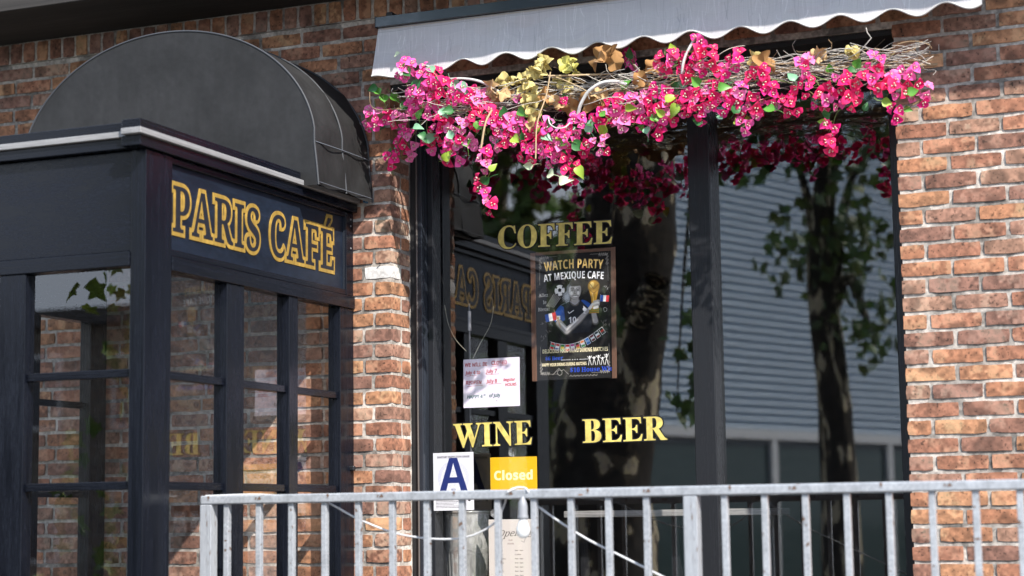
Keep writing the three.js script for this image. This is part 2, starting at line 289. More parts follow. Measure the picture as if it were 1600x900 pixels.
const noticeTex = canvasTex(1120, 870, (c, w, h) => {
  c.fillStyle = '#eee9f2'; c.fillRect(0, 0, w, h);
  for (let i = 0; i < 900; i++) { c.fillStyle = `rgba(${rnd() < 0.5 ? '255,255,255' : '200,195,210'},0.05)`; c.fillRect(rr(0, w), rr(0, h), rr(10, 90), rr(2, 30)); }
  const red = '#b3202c', green = '#125a55';
  hand(c, 'WE WILL BE', 30, 130, 88, red, 6); hand(c, 'CLOSED', 560, 118, 92, red, 6); line(c, [[570, 145], [720, 140], [880, 132]], red, 6);
  hand(c, 'July 4 to', 45, 270, 84, red, 6); line(c, [[65, 300], [180, 296], [265, 292]], red, 6); hand(c, 'July 7', 460, 262, 88, red, 6); line(c, [[465, 290], [600, 286], [715, 284]], red, 6);
  hand(c, 'REOPEN', 45, 450, 88, red, 6); line(c, [[75, 490], [240, 480], [390, 474]], red, 6); hand(c, 'July 8', 465, 440, 88, red, 6); line(c, [[500, 462], [650, 458], [765, 455]], red, 6);
  hand(c, 'Regular', 795, 420, 70, red, 6); hand(c, 'HOURS', 830, 510, 70, red, 6);
  hand(c, 'HAPPY 4', 70, 705, 82, green, 6); hand(c, 'th', 400, 668, 46, green, 4); hand(c, 'of July', 505, 695, 82, green, 6); line(c, [[655, 760], [665, 768]], '#8a8a92', 14);
});
const poster = thing('watch_party_poster', 'dark football watch party poster with brown strips taped inside window', 'poster', [0.15, 1.893, ZG - 0.006]);
const notice = solo('handwritten_notice', sheet(0.275, 0.218, 0.004).translate(-0.25, 1.606, ZG - 0.002), std(0xf2eef4, 0.85, { map: noticeTex }), 'white paper handwritten closing notice in red and green pen', 'notice');
notice.userData.label = 'white paper notice handwritten in red and green taped inside window';
const posterTex = canvasTex(1000, 1500, (c, w, h) => {
  c.fillStyle = '#0c0b0d'; c.fillRect(0, 0, w, h);
  for (let i = 0; i < 5000; i++) { c.fillStyle = `rgba(${rnd() < 0.5 ? '60,58,56' : '0,0,0'},0.10)`; c.fillRect(rr(0, w), rr(0, h), rr(2, 26), rr(1, 8)); }
  const arcText = (t, y, size, sx, color, arch, width) => {
    c.font = `bold ${size}px sans-serif`; c.fillStyle = color; const tw = c.measureText(t).width; const k = width / tw; let x = (w - width) / 2;
    for (const ch of t) { const cw = c.measureText(ch).width * k, u = (x + cw / 2 - w / 2) / (width / 2); c.save(); c.translate(x, y + arch * u * u); c.rotate(arch * u * 2 / (width / 2) * 0.8); c.scale(k, sx); c.fillText(ch, 0, 0); c.restore(); x += cw; }
  };
  const grd = '#f0cc7c';
  arcText('WATCH PARTY', 215, 110, 1.35, grd, 26, 740);
  arcText('AT MEXIQUE CAFE', 335, 90, 1.3, '#ffffff', 26, 760);
  // corner flourishes and rules
  const fl = (x, y, sx, sy) => { for (let i = 0; i < 16; i++) { const a = i / 16; line(c, [[x + sx * (10 + 110 * a), y + sy * (8 + 14 * Math.sin(i * 1.7))], [x + sx * (22 + 110 * a), y + sy * (26 + 10 * Math.cos(i * 2.3))]], '#a6a29a', 4); line(c, [[x + sx * (8 + 14 * Math.sin(i * 1.3)), y + sy * (10 + 130 * a)], [x + sx * (26 + 8 * Math.cos(i)), y + sy * (22 + 130 * a)]], '#a6a29a', 4); } line(c, [[x + sx * 6, y + sy * 330], [x + sx * 6, y + sy * 6], [x + sx * 230, y + sy * 6]], '#8d8981', 4); };
  fl(60, 1440, 1, -1); fl(940, 1440, -1, -1); fl(940, 60, -1, 1); fl(60, 60, 1, 1);
  // ball with speed lines
  for (let i = 0; i < 6; i++) line(c, [[250 + i * 16, 500 + i * 10], [150 + i * 18, 640 + i * 4]], '#d8d6d0', 5);
  c.fillStyle = '#eeeeec'; c.beginPath(); c.arc(320, 465, 64, 0, 7); c.fill();
  c.fillStyle = '#1a1a1c'; for (const [x, y, r] of [[320, 462, 24], [276, 430, 15], [362, 428, 16], [288, 512, 15], [360, 505, 15]]) { c.beginPath(); for (let k = 0; k < 5; k++) { const a = k * 1.2566 - 1.57; c.lineTo(x + r * Math.cos(a), y + r * Math.sin(a)); } c.fill(); }
  c.font = '52px serif'; c.fillStyle = '#dcdad4'; c.fillText('Allez', 50, 530); c.fillText('le', 105, 612); c.fillText('Bleus!', 40, 695);
  // a footballer drawn in chalk greys: jersey, arms, head
  const skin = '#a5a29f', lightS = '#e0deda', darkS = '#5c5955';
  c.fillStyle = '#151b24'; c.beginPath(); c.moveTo(330, 640); c.quadraticCurveTo(420, 590, 470, 585); c.lineTo(560, 580); c.quadraticCurveTo(660, 600, 720, 650); c.lineTo(735, 830); c.lineTo(690, 965); c.lineTo(400, 975); c.lineTo(360, 830); c.fill();
  line(c, [[400, 970], [355, 830], [330, 640], [470, 585]], '#8d939c', 5);
  c.fillStyle = '#1f4f9c'; c.beginPath(); c.moveTo(330, 640); c.quadraticCurveTo(250, 690, 235, 800); c.lineTo(290, 870); c.lineTo(385, 810); c.lineTo(370, 660); c.fill();
  c.beginPath(); c.moveTo(600, 585); c.quadraticCurveTo(700, 610, 730, 680); c.lineTo(700, 700); c.lineTo(590, 600); c.fill();
  c.fillStyle = '#e9e9ea'; c.fillRect(270, 760, 54, 60); c.fillStyle = '#caa64a'; c.fillRect(288, 776, 18, 26);
  const limb = (pts, ws, col) => { for (let i = 0; i < pts.length - 1; i++) for (let t = 0; t <= 1; t += 0.02) { const x = pts[i][0] + (pts[i + 1][0] - pts[i][0]) * t, y = pts[i][1] + (pts[i + 1][1] - pts[i][1]) * t, r = ws[i] + (ws[i + 1] - ws[i]) * t; c.fillStyle = col; c.beginPath(); c.arc(x, y, r, 0, 7); c.fill(); } };
  limb([[310, 850], [400, 945], [560, 830], [700, 700]], [46, 44, 38, 26], darkS); limb([[312, 846], [402, 938], [558, 822], [696, 694]], [38, 36, 30, 20], skin); limb([[330, 850], [404, 925], [550, 812]], [10, 12, 8], lightS);
  limb([[735, 700], [770, 850], [745, 770]], [34, 40, 26], darkS); limb([[738, 705], [768, 840], [748, 760]], [26, 30, 20], skin);
  limb([[505, 530], [512, 600]], [52, 60], darkS); limb([[508, 530], [514, 596]], [42, 46], skin);
  c.fillStyle = darkS; c.beginPath(); c.ellipse(512, 470, 84, 112, 0.05, 0, 7); c.fill();
  c.fillStyle = skin; c.beginPath(); c.ellipse(516, 478, 74, 102, 0.05, 0, 7); c.fill();
  c.fillStyle = '#1c1b1b'; c.beginPath(); c.ellipse(508, 412, 82, 58, 0.03, Math.PI, 0); c.fill(); c.fillRect(427, 405, 162, 18);
  c.fillStyle = lightS; c.beginPath(); c.ellipse(535, 446, 34, 14, 0, 0, 7); c.fill(); c.beginPath(); c.ellipse(556, 506, 16, 22, 0, 0, 7); c.fill(); c.beginPath(); c.ellipse(470, 508, 16, 22, 0, 0, 7); c.fill();
  for (const x of [482, 552]) { c.fillStyle = '#2a2827'; c.beginPath(); c.ellipse(x, 470, 18, 8, 0, 0, 7); c.fill(); c.fillStyle = '#eee'; c.beginPath(); c.ellipse(x, 471, 10, 5, 0, 0, 7); c.fill(); c.fillStyle = '#111'; c.beginPath(); c.arc(x, 471, 5, 0, 7); c.fill(); line(c, [[x - 22, 452], [x, 446], [x + 20, 451]], '#1c1b1b', 7); }
  line(c, [[514, 470], [504, 512], [528, 516]], darkS, 6); c.fillStyle = '#efefee'; c.beginPath(); c.ellipse(516, 540, 34, 11, 0, 0, Math.PI); c.fill(); line(c, [[480, 540], [516, 536], [552, 538]], '#3a3836', 5);
  line(c, [[452, 600], [510, 640], [570, 596]], '#aab', 5);
  c.fillStyle = '#e8e8ea'; c.font = 'bold 96px sans-serif'; c.fillText('10', 425, 850);
  line(c, [[425, 720], [440, 738], [495, 706]], '#e8e8ea', 9);
  c.fillStyle = '#f0f0f0'; c.beginPath(); c.ellipse(635, 700, 26, 22, 0.4, 0, 7); c.fill(); c.beginPath(); c.moveTo(622, 690); c.lineTo(618, 655); c.lineTo(640, 680); c.fill(); line(c, [[630, 720], [626, 745], [645, 745]], '#f0f0f0', 6);
  // a plain golden cup and the hand round it
  const cup = (col, k) => { c.fillStyle = col; c.beginPath(); c.ellipse(752, 440, 78 * k, 76 * k, 0, 0, 7); c.fill(); c.beginPath(); c.moveTo(752 - 70 * k, 470); c.quadraticCurveTo(752 - 20, 580, 752 - 34 * k, 680); c.lineTo(752 + 34 * k, 680); c.quadraticCurveTo(752 + 24, 580, 752 + 70 * k, 470); c.fill(); };
  cup('#7d5a18', 1); cup('#c39530', 0.88); c.fillStyle = '#ecd07a'; c.beginPath(); c.ellipse(730, 420, 26, 34, 0.4, 0, 7); c.fill(); line(c, [[735, 520], [748, 600], [742, 670]], '#ecd07a', 9);
  line(c, [[700, 400], [752, 470], [810, 420]], '#6b4a12', 6); line(c, [[690, 470], [752, 520], [806, 480]], '#6b4a12', 5);
  c.fillStyle = '#a67d26'; c.fillRect(690, 690, 124, 60); c.fillStyle = '#5d7a3a'; c.fillRect(690, 706, 124, 10); c.fillRect(690, 728, 124, 8);
  for (let i = 0; i < 4; i++) limb([[805 - i * 3, 610 + i * 24], [752, 618 + i * 24]], [15, 12], i % 2 ? lightS : skin);
  limb([[700, 690], [735, 640]], [18, 12], lightS);
  // flags on sticks
  const tri = (x, y, a, fw, fh) => { c.save(); c.translate(x, y); c.rotate(a); ['#2a54a8', '#eeeeee', '#c9343a'].forEach((f, i) => { c.fillStyle = f; c.fillRect(i * fw / 3, 0, fw / 3, fh); }); c.restore(); };
  line(c, [[245, 690], [330, 900]], '#b8906a', 8); tri(125, 740, -0.18, 140, 90); line(c, [[838, 540], [818, 660]], '#cccccc', 5); tri(835, 545, 0.1, 110, 72);
  line(c, [[890, 690], [915, 705], [912, 730], [880, 740], [872, 700], [890, 690]], '#d8d6d0', 4);
  for (const [x, y, a] of [[880, 450, 0.4], [902, 462, 0.7], [920, 484, 1.0]]) line(c, [[x, y], [x + 20 * Math.cos(-a), y + 26 * Math.sin(-a)]], '#d8d6d0', 5);
  for (let i = 0; i < 26; i++) { const x = i % 2 ? rr(70, 220) : rr(850, 940), y = rr(820, 1040); line(c, [[x, y], [x + rr(-22, 22), y + rr(-26, 26)], [x + rr(-22, 22), y + rr(-26, 26)]], '#807c76', 4); }
  // bunting
  const fc = [['#c33', '#3a8', '#c33'], ['#b33', '#eee', '#249'], ['#2a8a3a', '#e8c83a', '#2a8a3a'], ['#c22', '#eee', '#c22'], ['#b2458e', '#eee', '#7a3a9a'], ['#222', '#c33', '#e0b030'], ['#e07a2a', '#eee', '#3a9a4a'], ['#3a7ac8', '#9ac0e8', '#3a7ac8'], ['#6a2030', '#eee', '#6a2030'], ['#1c2a3a', '#eee', '#8a2a2a'], ['#111', '#a22', '#444']];
  const by = (t) => 1010 + 120 * Math.sin(Math.PI * (0.12 + t * 0.9)) - 90 * t; const bxx = (t) => 190 + 660 * t;
  line(c, Array.from({ length: 30 }, (_, i) => [bxx(i / 29), by(i / 29)]), '#ddd', 4);
  fc.forEach((f, i) => { const t = (i + 0.3) / 11, x = bxx(t), y = by(t), a = Math.atan2(by(t + 0.02) - y, bxx(t + 0.02) - x); c.save(); c.translate(x, y); c.rotate(a); c.fillStyle = '#e6e6e4'; c.fillRect(-2, 0, 54, 80); f.forEach((q, k) => { c.fillStyle = q; c.fillRect(3, 4 + k * 24, 44, 24); }); c.restore(); });
  const fit = (t, y, size, sy, color, x0, x1, font = 'bold') => { c.font = `${font} ${size}px ${font.includes('serif') ? '' : 'sans-serif'}`; c.fillStyle = color; const k = (x1 - x0) / c.measureText(t).width; c.save(); c.translate(x0, y); c.scale(k, sy); c.fillText(t, 0, 0); c.restore(); };
  fit('DELICIOUS FOOD MENU DURING MATCHES', 1190, 52, 1.25, '#fff0c4', 90, 920);
  c.font = 'bold 62px serif'; c.fillStyle = '#2a55c8'; c.fillText('$6 Beer', 125, 1272);
  line(c, [[330, 1275], [450, 1275]], '#ddd', 5); line(c, [[560, 1275], [680, 1275]], '#ddd', 5); c.fillStyle = '#ddd'; for (const x of [475, 505, 535]) { c.beginPath(); c.arc(x, 1275, 6, 0, 7); c.fill(); }
  fit('HAPPY HOUR DRINKS DURING MATCHES', 1342, 44, 1.15, '#fff0c4', 85, 650);
  for (const [x, hh] of [[690, 90], [745, 80], [800, 95], [850, 70], [900, 105]]) { line(c, [[x - 16, 1345], [x - 6, 1290], [x + 6, 1290], [x + 20, 1345]], '#e0deda', 7); line(c, [[x, 1290], [x, 1345 - hh * 0.9]], '#e0deda', 10); line(c, [[x - 28, 1335 - hh], [x, 1300 - hh * 0.25], [x + 26, 1330 - hh]], '#e0deda', 7); c.fillStyle = '#f2f0ec'; c.beginPath(); c.arc(x, 1340 - hh, 11, 0, 7); c.fill(); }
  c.font = 'bold 74px serif'; c.fillStyle = '#2450cc'; c.fillText('$10 House Wine', 440, 1420);
  line(c, [[220, 1440], [300, 1370], [330, 1400], [360, 1385], [420, 1440]], '#a8a49c', 5); c.strokeStyle = '#a8a49c'; c.beginPath(); c.arc(310, 1420, 30, 0, 7); c.stroke();
  line(c, Array.from({ length: 60 }, (_, i) => [430 + i * 6, 1462 + 12 * Math.sin(i * 1.3) * Math.sin(i * 0.4)]), '#a8a49c', 4);
});
{
  const g = sheet(0.372, 0.575, 0.003, 14, 14); part('printed_sheet', g, std(0xffffff, 0.9, { map: posterTex }), poster);
  const wood = std(lin(0.26, 0.13, 0.08), 0.7, { map: streakTex });
  part('brown_strip', bx(-0.203, -0.18, -0.29, 0.285, 0.0005, 0.004, 0.001).rotateZ(0.006), wood, poster); part('brown_strip', bx(0.176, 0.198, -0.29, 0.288, 0.0005, 0.004, 0.001).rotateZ(-0.004), wood, poster); part('brown_strip', bx(-0.18, 0.176, 0.272, 0.286, 0.0005, 0.0035, 0.001), wood, poster);
  poster.rotation.z = -0.006;
}
const gradeTex = canvasTex(700, 900, (c, w, h) => {
  c.fillStyle = '#f1f1f3'; c.fillRect(0, 0, w, h);
  c.fillStyle = '#d9d9de'; c.fillRect(60, 38, 580, 64); c.fillStyle = '#26262c'; c.font = 'bold 39px sans-serif'; const t = 'SANITARY INSPECTION GRADE'; c.fillText(t, (w - c.measureText(t).width) / 2, 82);
  c.fillStyle = '#5a6fae'; for (let r = 215; r <= 270; r += 11) for (let a = 0; a < 6.28; a += 9 / r) { c.beginPath(); c.arc(350 + r * Math.cos(a), 400 + r * Math.sin(a), 2.6, 0, 7); c.fill(); }
  for (let i = 0; i < 1500; i++) { const a = rr(0, 6.28), r = 200 * Math.sqrt(rnd()); c.fillStyle = `rgba(80,100,165,${rr(0.1, 0.4)})`; c.fillRect(350 + r * Math.cos(a), 400 + r * Math.sin(a), rr(3, 14), rr(2, 5)); }
  c.save(); c.translate(350, 600); c.scale(1.25, 1.2); c.fillStyle = '#142a70'; c.font = 'bold 600px sans-serif'; c.fillText('A', -c.measureText('A').width / 2, 0); c.restore();
  c.fillStyle = '#2a3a72'; c.font = 'bold 40px sans-serif'; c.fillText('1625', 300, 590);
  for (let r = 0; r < 8; r++) { c.fillStyle = '#33343a'; let x = 40; while (x < 470 - (r % 3) * 60) { const q = rr(14, 52); c.fillRect(x, 690 + r * 23, q, 9); x += q + 9; } }
  c.fillStyle = '#101014'; c.beginPath(); c.arc(620, 740, 24, 0, 7); c.fill();
});
solo('inspection_grade_card', sheet(0.196, 0.255, 0.002).rotateZ(0.006).translate(-0.3955, 1.167, -0.2465), std(0xd6d6da, 0.5, { map: gradeTex }), 'white sanitary inspection card with large blue letter A', 'card');
const closedTex = canvasTex(1100, 900, (c, w, h) => {
  c.fillStyle = '#e0b010'; c.fillRect(0, 0, w, h); for (let i = 0; i < 400; i++) { c.fillStyle = 'rgba(255,220,80,0.05)'; c.fillRect(rr(0, w), rr(0, h), rr(20, 200), rr(2, 30)); }
  c.fillStyle = '#f6e9b4'; c.font = 'bold 250px sans-serif'; const m = c.measureText('Closed').width; c.save(); c.translate(75, 500); c.scale(950 / m, 1.12); c.fillText('Closed', 0, 0); c.strokeStyle = '#f6e9b4'; c.lineWidth = 9; c.strokeText('Closed', 0, 0); c.restore();
});
function suctionHook(o, x, y) {
  const clear = phy(lin(0.85, 0.86, 0.87), 0.15, { transmission: 0.85, thickness: 0, ior: 1.45 });
  part('suction_cup', new THREE.LatheGeometry([[0.0, 0.012], [0.006, 0.011], [0.011, 0.006], [0.02, 0.0]].map((a) => new THREE.Vector2(...a)), 20).rotateX(-Math.PI / 2).translate(x, y, 0), clear, o);
  part('hook', tube([[x, y, -0.012], [x, y - 0.012, -0.016], [x, y - 0.022, -0.014], [x + 0.002, y - 0.028, -0.006], [x, y - 0.022, -0.003]], 0.0015, 14, 5), std(lin(0.5, 0.5, 0.5), 0.3, { metalness: 0.9 }), o);
}
{
  const o = thing('closed_sign', 'yellow hanging sign reading Closed on suction hook behind glass', 'sign', [-0.153, 1.181, ZG - 0.014]);
  part('board', new RoundedBoxGeometry(0.224, 0.181, 0.004, 2, 0.0015), std(lin(0.72, 0.42, 0.01), 0.5), o); part('print', new THREE.PlaneGeometry(0.222, 0.179).translate(0, 0, 0.0024), std(0xffffff, 0.5, { map: closedTex }), o);
  suctionHook(o, -0.005, 0.112);
}
const hoursTex = canvasTex(620, 1000, (c, w, h) => {
  c.fillStyle = '#ebe6e1'; c.fillRect(0, 0, w, h);
  c.fillStyle = '#4a4542'; c.font = 'italic 128px serif'; c.save(); c.translate(88, 245); c.transform(1, -0.06, -0.22, 1, 30, 0); c.fillText('Opening', 0, 0); c.restore();
  line(c, [[150, 300], [190, 310], [205, 270]], '#4a4542', 4); line(c, [[470, 300], [510, 320], [530, 260], [590, 200]], '#4a4542', 4);
  c.font = '30px sans-serif'; c.fillStyle = '#6a4a48'; c.fillText('OUR', 285, 300); c.fillText('HOURS', 268, 350);
  c.font = 'bold 24px sans-serif'; c.fillStyle = '#453f3e';
  ['Monday', 'Tuesday', 'Wednesday', 'Thursday', 'Friday', 'Saturday', 'Sunday'].forEach((d, i) => { c.fillText(d, 110, 440 + i * 58); c.fillText(i === 1 ? 'CLOSED' : '8am - 5pm', 375, 440 + i * 58); });
});
{
  const o = thing('opening_hours_board', 'white opening hours board with script heading on suction hook', 'sign', [-0.173, 0.839, ZG - 0.014]);
  part('board', new RoundedBoxGeometry(0.208, 0.315, 0.004, 2, 0.0015), std(lin(0.75, 0.72, 0.69), 0.6), o); part('print', new THREE.PlaneGeometry(0.206, 0.313).translate(0, 0, 0.0024), std(0xdcd8d5, 0.6, { map: hoursTex }), o);
  suctionHook(o, -0.075, 0.186); 
}

// ---------------------------------------------------------------- behind the glass
{
  const o = thing('galvanised_bin', 'fluted galvanised metal bin behind the inspection card', 'bin', [-0.452, 0.4, -0.5]);
  const prof = [[0, 0], [0.082, 0], [0.084, 0.02], [0.094, 0.30], [0.1, 0.44], [0.099, 0.45], [0.104, 0.47], [0.109, 0.62], [0.114, 0.624], [0.115, 0.632], [0.112, 0.637], [0.106, 0.633]].map((a) => new THREE.Vector2(...a));
  const g = new THREE.LatheGeometry(prof, 120), p = g.attributes.position;
  for (let i = 0; i < p.count; i++) { const x = p.getX(i), y = p.getY(i), z = p.getZ(i); if (y > 0.01 && y < 0.445) { const a = Math.atan2(z, x), k = 1 - 0.03 * Math.max(0, Math.sin(a * 30)); p.setX(i, x * k); p.setZ(i, z * k); } }
  g.computeVertexNormals(); part('body', g, galv, o);
  part('rim', new THREE.TorusGeometry(0.114, 0.004, 8, 48).rotateX(Math.PI / 2).translate(0, 0.632, 0), galv, o);
  part('handle', tube([[-0.112, 0.6, 0.02], [-0.125, 0.68, 0.03], [-0.122, 0.80, 0.05], [-0.105, 0.86, 0.07]], 0.004, 20, 6), galv, o);
}
{
  const o = thing('wire_stand', 'thin upright rod with drooping wires behind the handwritten notice', 'stand', [-0.395, 0.4, -0.44]);
  part('rod', new THREE.CylinderGeometry(0.005, 0.005, 1.58, 8).translate(0, 0.79, 0), std(lin(0.12, 0.12, 0.13), 0.4, { metalness: 0.6 }), o);
  part('clip', new THREE.CylinderGeometry(0.008, 0.008, 0.09, 10).translate(0, 1.5, 0), std(lin(0.3, 0.3, 0.32), 0.4), o);
  const wire = std(lin(0.4, 0.38, 0.3), 0.5);
  part('wire', tube([[-0.101, 1.574, 0.05], [-0.083, 1.485, 0.05], [-0.045, 1.41, 0.05], [-0.008, 1.36, 0.02]], 0.0012, 20, 5), wire, o);
  part('wire', tube([[0.143, 1.554, 0.05], [0.126, 1.474, 0.05], [0.075, 1.39, 0.05], [0.036, 1.319, 0.05]], 0.0012, 20, 5), wire, o);
}
{
  const o = thing('counter', 'grey edged narrow counter standing inside the shop below BEER', 'counter', [0.3, -0.02, -0.85]);
  part('counter_top', bx(-0.35, 0.62, 1.02, 1.05, -0.2, 0.15, 0.004), std(lin(0.42, 0.41, 0.4), 0.6, { map: dustTex }), o);
  for (const x of [-0.3, 0.14, 0.57]) part('leg', bx(x - 0.02, x + 0.02, 0, 1.02, -0.02, 0.02), frameBlack, o);
}

// ---------------------------------------------------------------- glazed vestibule at a right angle to the window
const ves = thing('glazed_vestibule', 'navy timber glazed vestibule projecting from the brick wall', 'vestibule');
const sideOf = (x, dir) => { // one long side; dir = +1 faces the shop window
  const B = (name, y0, y1, z0, z1, proud = 0, m = navy, deep = 0.06, r = 0.003) => part(name, dir > 0 ? bx(x - deep, x + proud, y0, y1, z0, z1, r) : bx(x - proud, x + deep, y0, y1, z0, z1, r), m, ves);
  B('stile', -0.5, 1.93, 0.004, 0.13); B('mullion', 0.45, 1.93, 0.505, 0.58); B('mullion', 0.45, 1.93, 0.94, 1.07); B('corner_post', -0.5, 2.36, 1.47, 1.645, 0.004);
  B('transom', 1.93, 1.985, 0.004, 1.469, 0.008); B('kick_panel', -0.5, 0.449, 0.131, 1.469, -0.012);
  for (const [a, b] of [[0.13, 0.505], [0.58, 0.94], [1.07, 1.47]]) {
    for (const y of [1.528, 1.122]) B('glazing_bar', y, y + 0.03, a + 0.001, b - 0.001, -0.012, navy, 0.04);
    for (const [y0, y1] of [[0.45, 1.12], [1.153, 1.526], [1.559, 1.929]]) part('pane', new THREE.PlaneGeometry(b - a - 0.004, y1 - y0 - 0.002).rotateY(Math.PI / 2).translate(x - dir * 0.03, (y0 + y1) / 2, (a + b) / 2), clearGlass, ves);
  }
  if (dir < 0) B('fascia', 1.986, 2.36, 0.004, 1.469, -0.01);
  B('cornice', 2.361, 2.40, 0.004, 1.71, 0.022); B('cornice_strip', 2.401, 2.424, 0.004, 1.73, 0.036, paleStrip, 0.05); B('roof_edge', 2.425, 2.46, 0.004, 1.71, 0.02);
  return B;
};
const BR = sideOf(-0.76, 1); sideOf(-2.12, -1);
BR('hinge_knob', 1.215, 1.24, 0.02, 0.045, 0.02, frameBlack, 0.01, 0.008);
{ // street front of the vestibule
  const F = (name, x0, x1, y0, y1, z1 = 1.645, m = navy, deep = 0.06) => part(name, bx(x0, x1, y0, y1, z1 - deep, z1, 0.003), m, ves);
  F('stile', -1.40, -1.28, 0.45, 1.93); F('transom', -2.059, -0.821, 1.931, 1.985, 1.65); F('fascia', -2.059, -0.821, 1.986, 2.36, 1.638); F('kick_panel', -2.059, -0.821, -0.5, 0.449, 1.635);
  for (const [a, b] of [[-2.059, -1.40], [-1.28, -0.821]]) { for (const y of [1.528, 1.122]) F('glazing_bar', a + 0.001, b - 0.001, y, y + 0.03, 1.63, navy, 0.04); part('pane', new THREE.PlaneGeometry(b - a - 0.004, 1.478).translate((a + b) / 2, 1.19, 1.615), clearGlass, ves); }
  F('cornice', -2.058, -0.822, 2.361, 2.40, 1.67); F('cornice_strip', -2.068, -0.812, 2.401, 2.424, 1.684, paleStrip, 0.05); F('roof_edge', -2.058, -0.822, 2.425, 2.46, 1.668);
  part('roof', bx(-2.058, -0.822, 2.43, 2.455, 0.004, 1.60), std(lin(0.06, 0.06, 0.065), 0.9), ves);
  part('step', bx(-2.1, -0.78, -0.6, -0.502, 0.004, 1.64), concrete, ves);
}
{ // the sign over its windows
  const o = thing('cafe_sign', 'navy fascia sign with gold outlined letters reading PARIS CAFÉ', 'sign', [-0.772, 0, 0]); o.rotation.y = Math.PI / 2; // local x runs towards the wall, local z faces the window
  part('board', bx(-1.469, -0.004, 1.987, 2.36, -0.04, -0.004), signNavy, o);
  part('moulding', bx(-0.072, -0.004, 1.987, 2.36, -0.0035, 0.012, 0.003), navy, o); part('moulding', bx(-1.469, -0.073, 2.335, 2.36, -0.0035, 0.012, 0.003), navy, o); part('moulding', bx(-1.469, -0.073, 1.987, 2.012, -0.0035, 0.010, 0.003), navy, o);
  part('edge_trim', bx(-0.0765, -0.0725, 2.013, 2.334, -0.0035, 0.005), frameSlate, o);
  for (const y of [2.30, 2.33, 2.2]) part('screw', new THREE.CylinderGeometry(0.004, 0.004, 0.003, 10).rotateX(Math.PI / 2).translate(-0.03, y, 0.013), paleStrip, o);
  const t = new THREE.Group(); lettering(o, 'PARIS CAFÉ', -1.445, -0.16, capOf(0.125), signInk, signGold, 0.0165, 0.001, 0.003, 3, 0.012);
  for (const l of o.children) if (l.name === 'letter') l.position.set(0, 2.085, -0.004);
}
{ // half-round canvas awning on the wall above the vestibule
  const o = thing('barrel_awning', 'dark half round canvas awning fixed to brick wall above vestibule', 'awning');
  const prof = []; const cx = -1.42, y0 = 2.56;
  prof.push([-0.655, 2.40], [-0.66, 2.46], [-0.668, 2.53], [-0.675, 2.59]);
  for (let i = 1; i <= 32; i++) { const a = Math.PI * i / 32 * 0.985 + 0.02; prof.push([cx + 0.75 * Math.cos(a), y0 + 0.02 + 0.56 * Math.sin(a)]); }
  prof.push([-2.18, 2.50], [-2.185, 2.40]);
  const nz = 10, pos = [], uv = [], idx = [];
  prof.forEach(([x, y], i) => { for (let j = 0; j <= nz; j++) { const z = 0.02 + 0.5 * j / nz, sag = 0.006 * Math.sin(i * 0.9 + j * 1.3) + 0.004 * Math.sin(i * 2.3 + j * 0.7) - 0.02 * Math.abs(Math.sin(2 * Math.PI * j / nz)) * (i > 4 && i < 33 ? 1 : 0.4); pos.push(x + (x - cx) * sag, y + (y - y0) * sag - (i === 0 ? 0.006 * Math.sin(j) : 0), z); uv.push(j / nz * 0.6, i * 0.07); } });
  for (let i = 0; i < prof.length - 1; i++) for (let j = 0; j < nz; j++) { const a = i * (nz + 1) + j, b = a + nz + 1; idx.push(a, b, a + 1, b, b + 1, a + 1); }
  const g = new THREE.BufferGeometry(); g.setAttribute('position', new THREE.Float32BufferAttribute(pos, 3)); g.setAttribute('uv', new THREE.Float32BufferAttribute(uv, 2)); g.setIndex(idx); g.computeVertexNormals();
  part('canvas', g, canvasDark, o);
  const sh = new THREE.Shape(prof.map(([x, y]) => new THREE.Vector2(x, y)));
  part('end_panel', new THREE.ShapeGeometry(sh).translate(0, 0, 0.521), canvasDark, o);
  part('seam', tube([[-0.671, 2.59, 0.02], [-0.667, 2.588, 0.3], [-0.671, 2.586, 0.52]], 0.003, 12, 6), std(lin(0.09, 0.1, 0.12), 0.6), o);
  part('seam', tube([[-0.6535, 2.415, 0.02], [-0.652, 2.412, 0.3], [-0.6535, 2.412, 0.52]], 0.002, 12, 6), std(lin(0.09, 0.1, 0.12), 0.6), o);
  for (const z of [0.022, 0.27, 0.52]) part('piping', tube(prof.map(([x, y]) => [x, y, z]), 0.005, 80, 6), std(lin(0.055, 0.06, 0.07), 0.6, { map: dustTex }), o);
}

// ---------------------------------------------------------------- retractable awning over the shop window
const awningTex = canvasTex(2048, 256, (c, w, h) => {
  c.fillStyle = '#c6c6ca'; c.fillRect(0, 0, w, h);
  for (let i = 0; i < 420; i++) { const x = rr(0, w), l = rr(20, 170), y = rr(-20, h - 20), b = rnd() < 0.62; c.strokeStyle = b ? `rgba(244,244,248,${rr(0.08, 0.42)})` : `rgba(110,112,122,${rr(0.04, 0.22)})`; c.lineWidth = rr(0.8, 3.5); c.beginPath(); c.moveTo(x, y); c.quadraticCurveTo(x + rr(-9, 9), y + l / 2, x + rr(-14, 14), y + l); c.stroke(); }
  for (let i = 0; i < 60; i++) { c.fillStyle = `rgba(${pick(['185,160,150', '130,140,155', '205,205,210', '190,180,178'])},0.06)`; c.beginPath(); c.ellipse(rr(0, w), rr(0, h), rr(20, 120), rr(8, 50), rr(-0.4, 0.4), 0, 7); c.fill(); }
  for (let x = 0; x < w; x += 2) { c.fillStyle = `rgba(70,75,85,${rr(0, 0.10)})`; c.fillRect(x, 0, 1, h); }
  for (let y = 0; y < h; y += 2) { c.fillStyle = `rgba(70,75,85,${rr(0, 0.08)})`; c.fillRect(0, y, w, 1); }
  line(c, [[0, 22], [w, 22]], 'rgba(95,98,108,0.6)', 1.5);
});
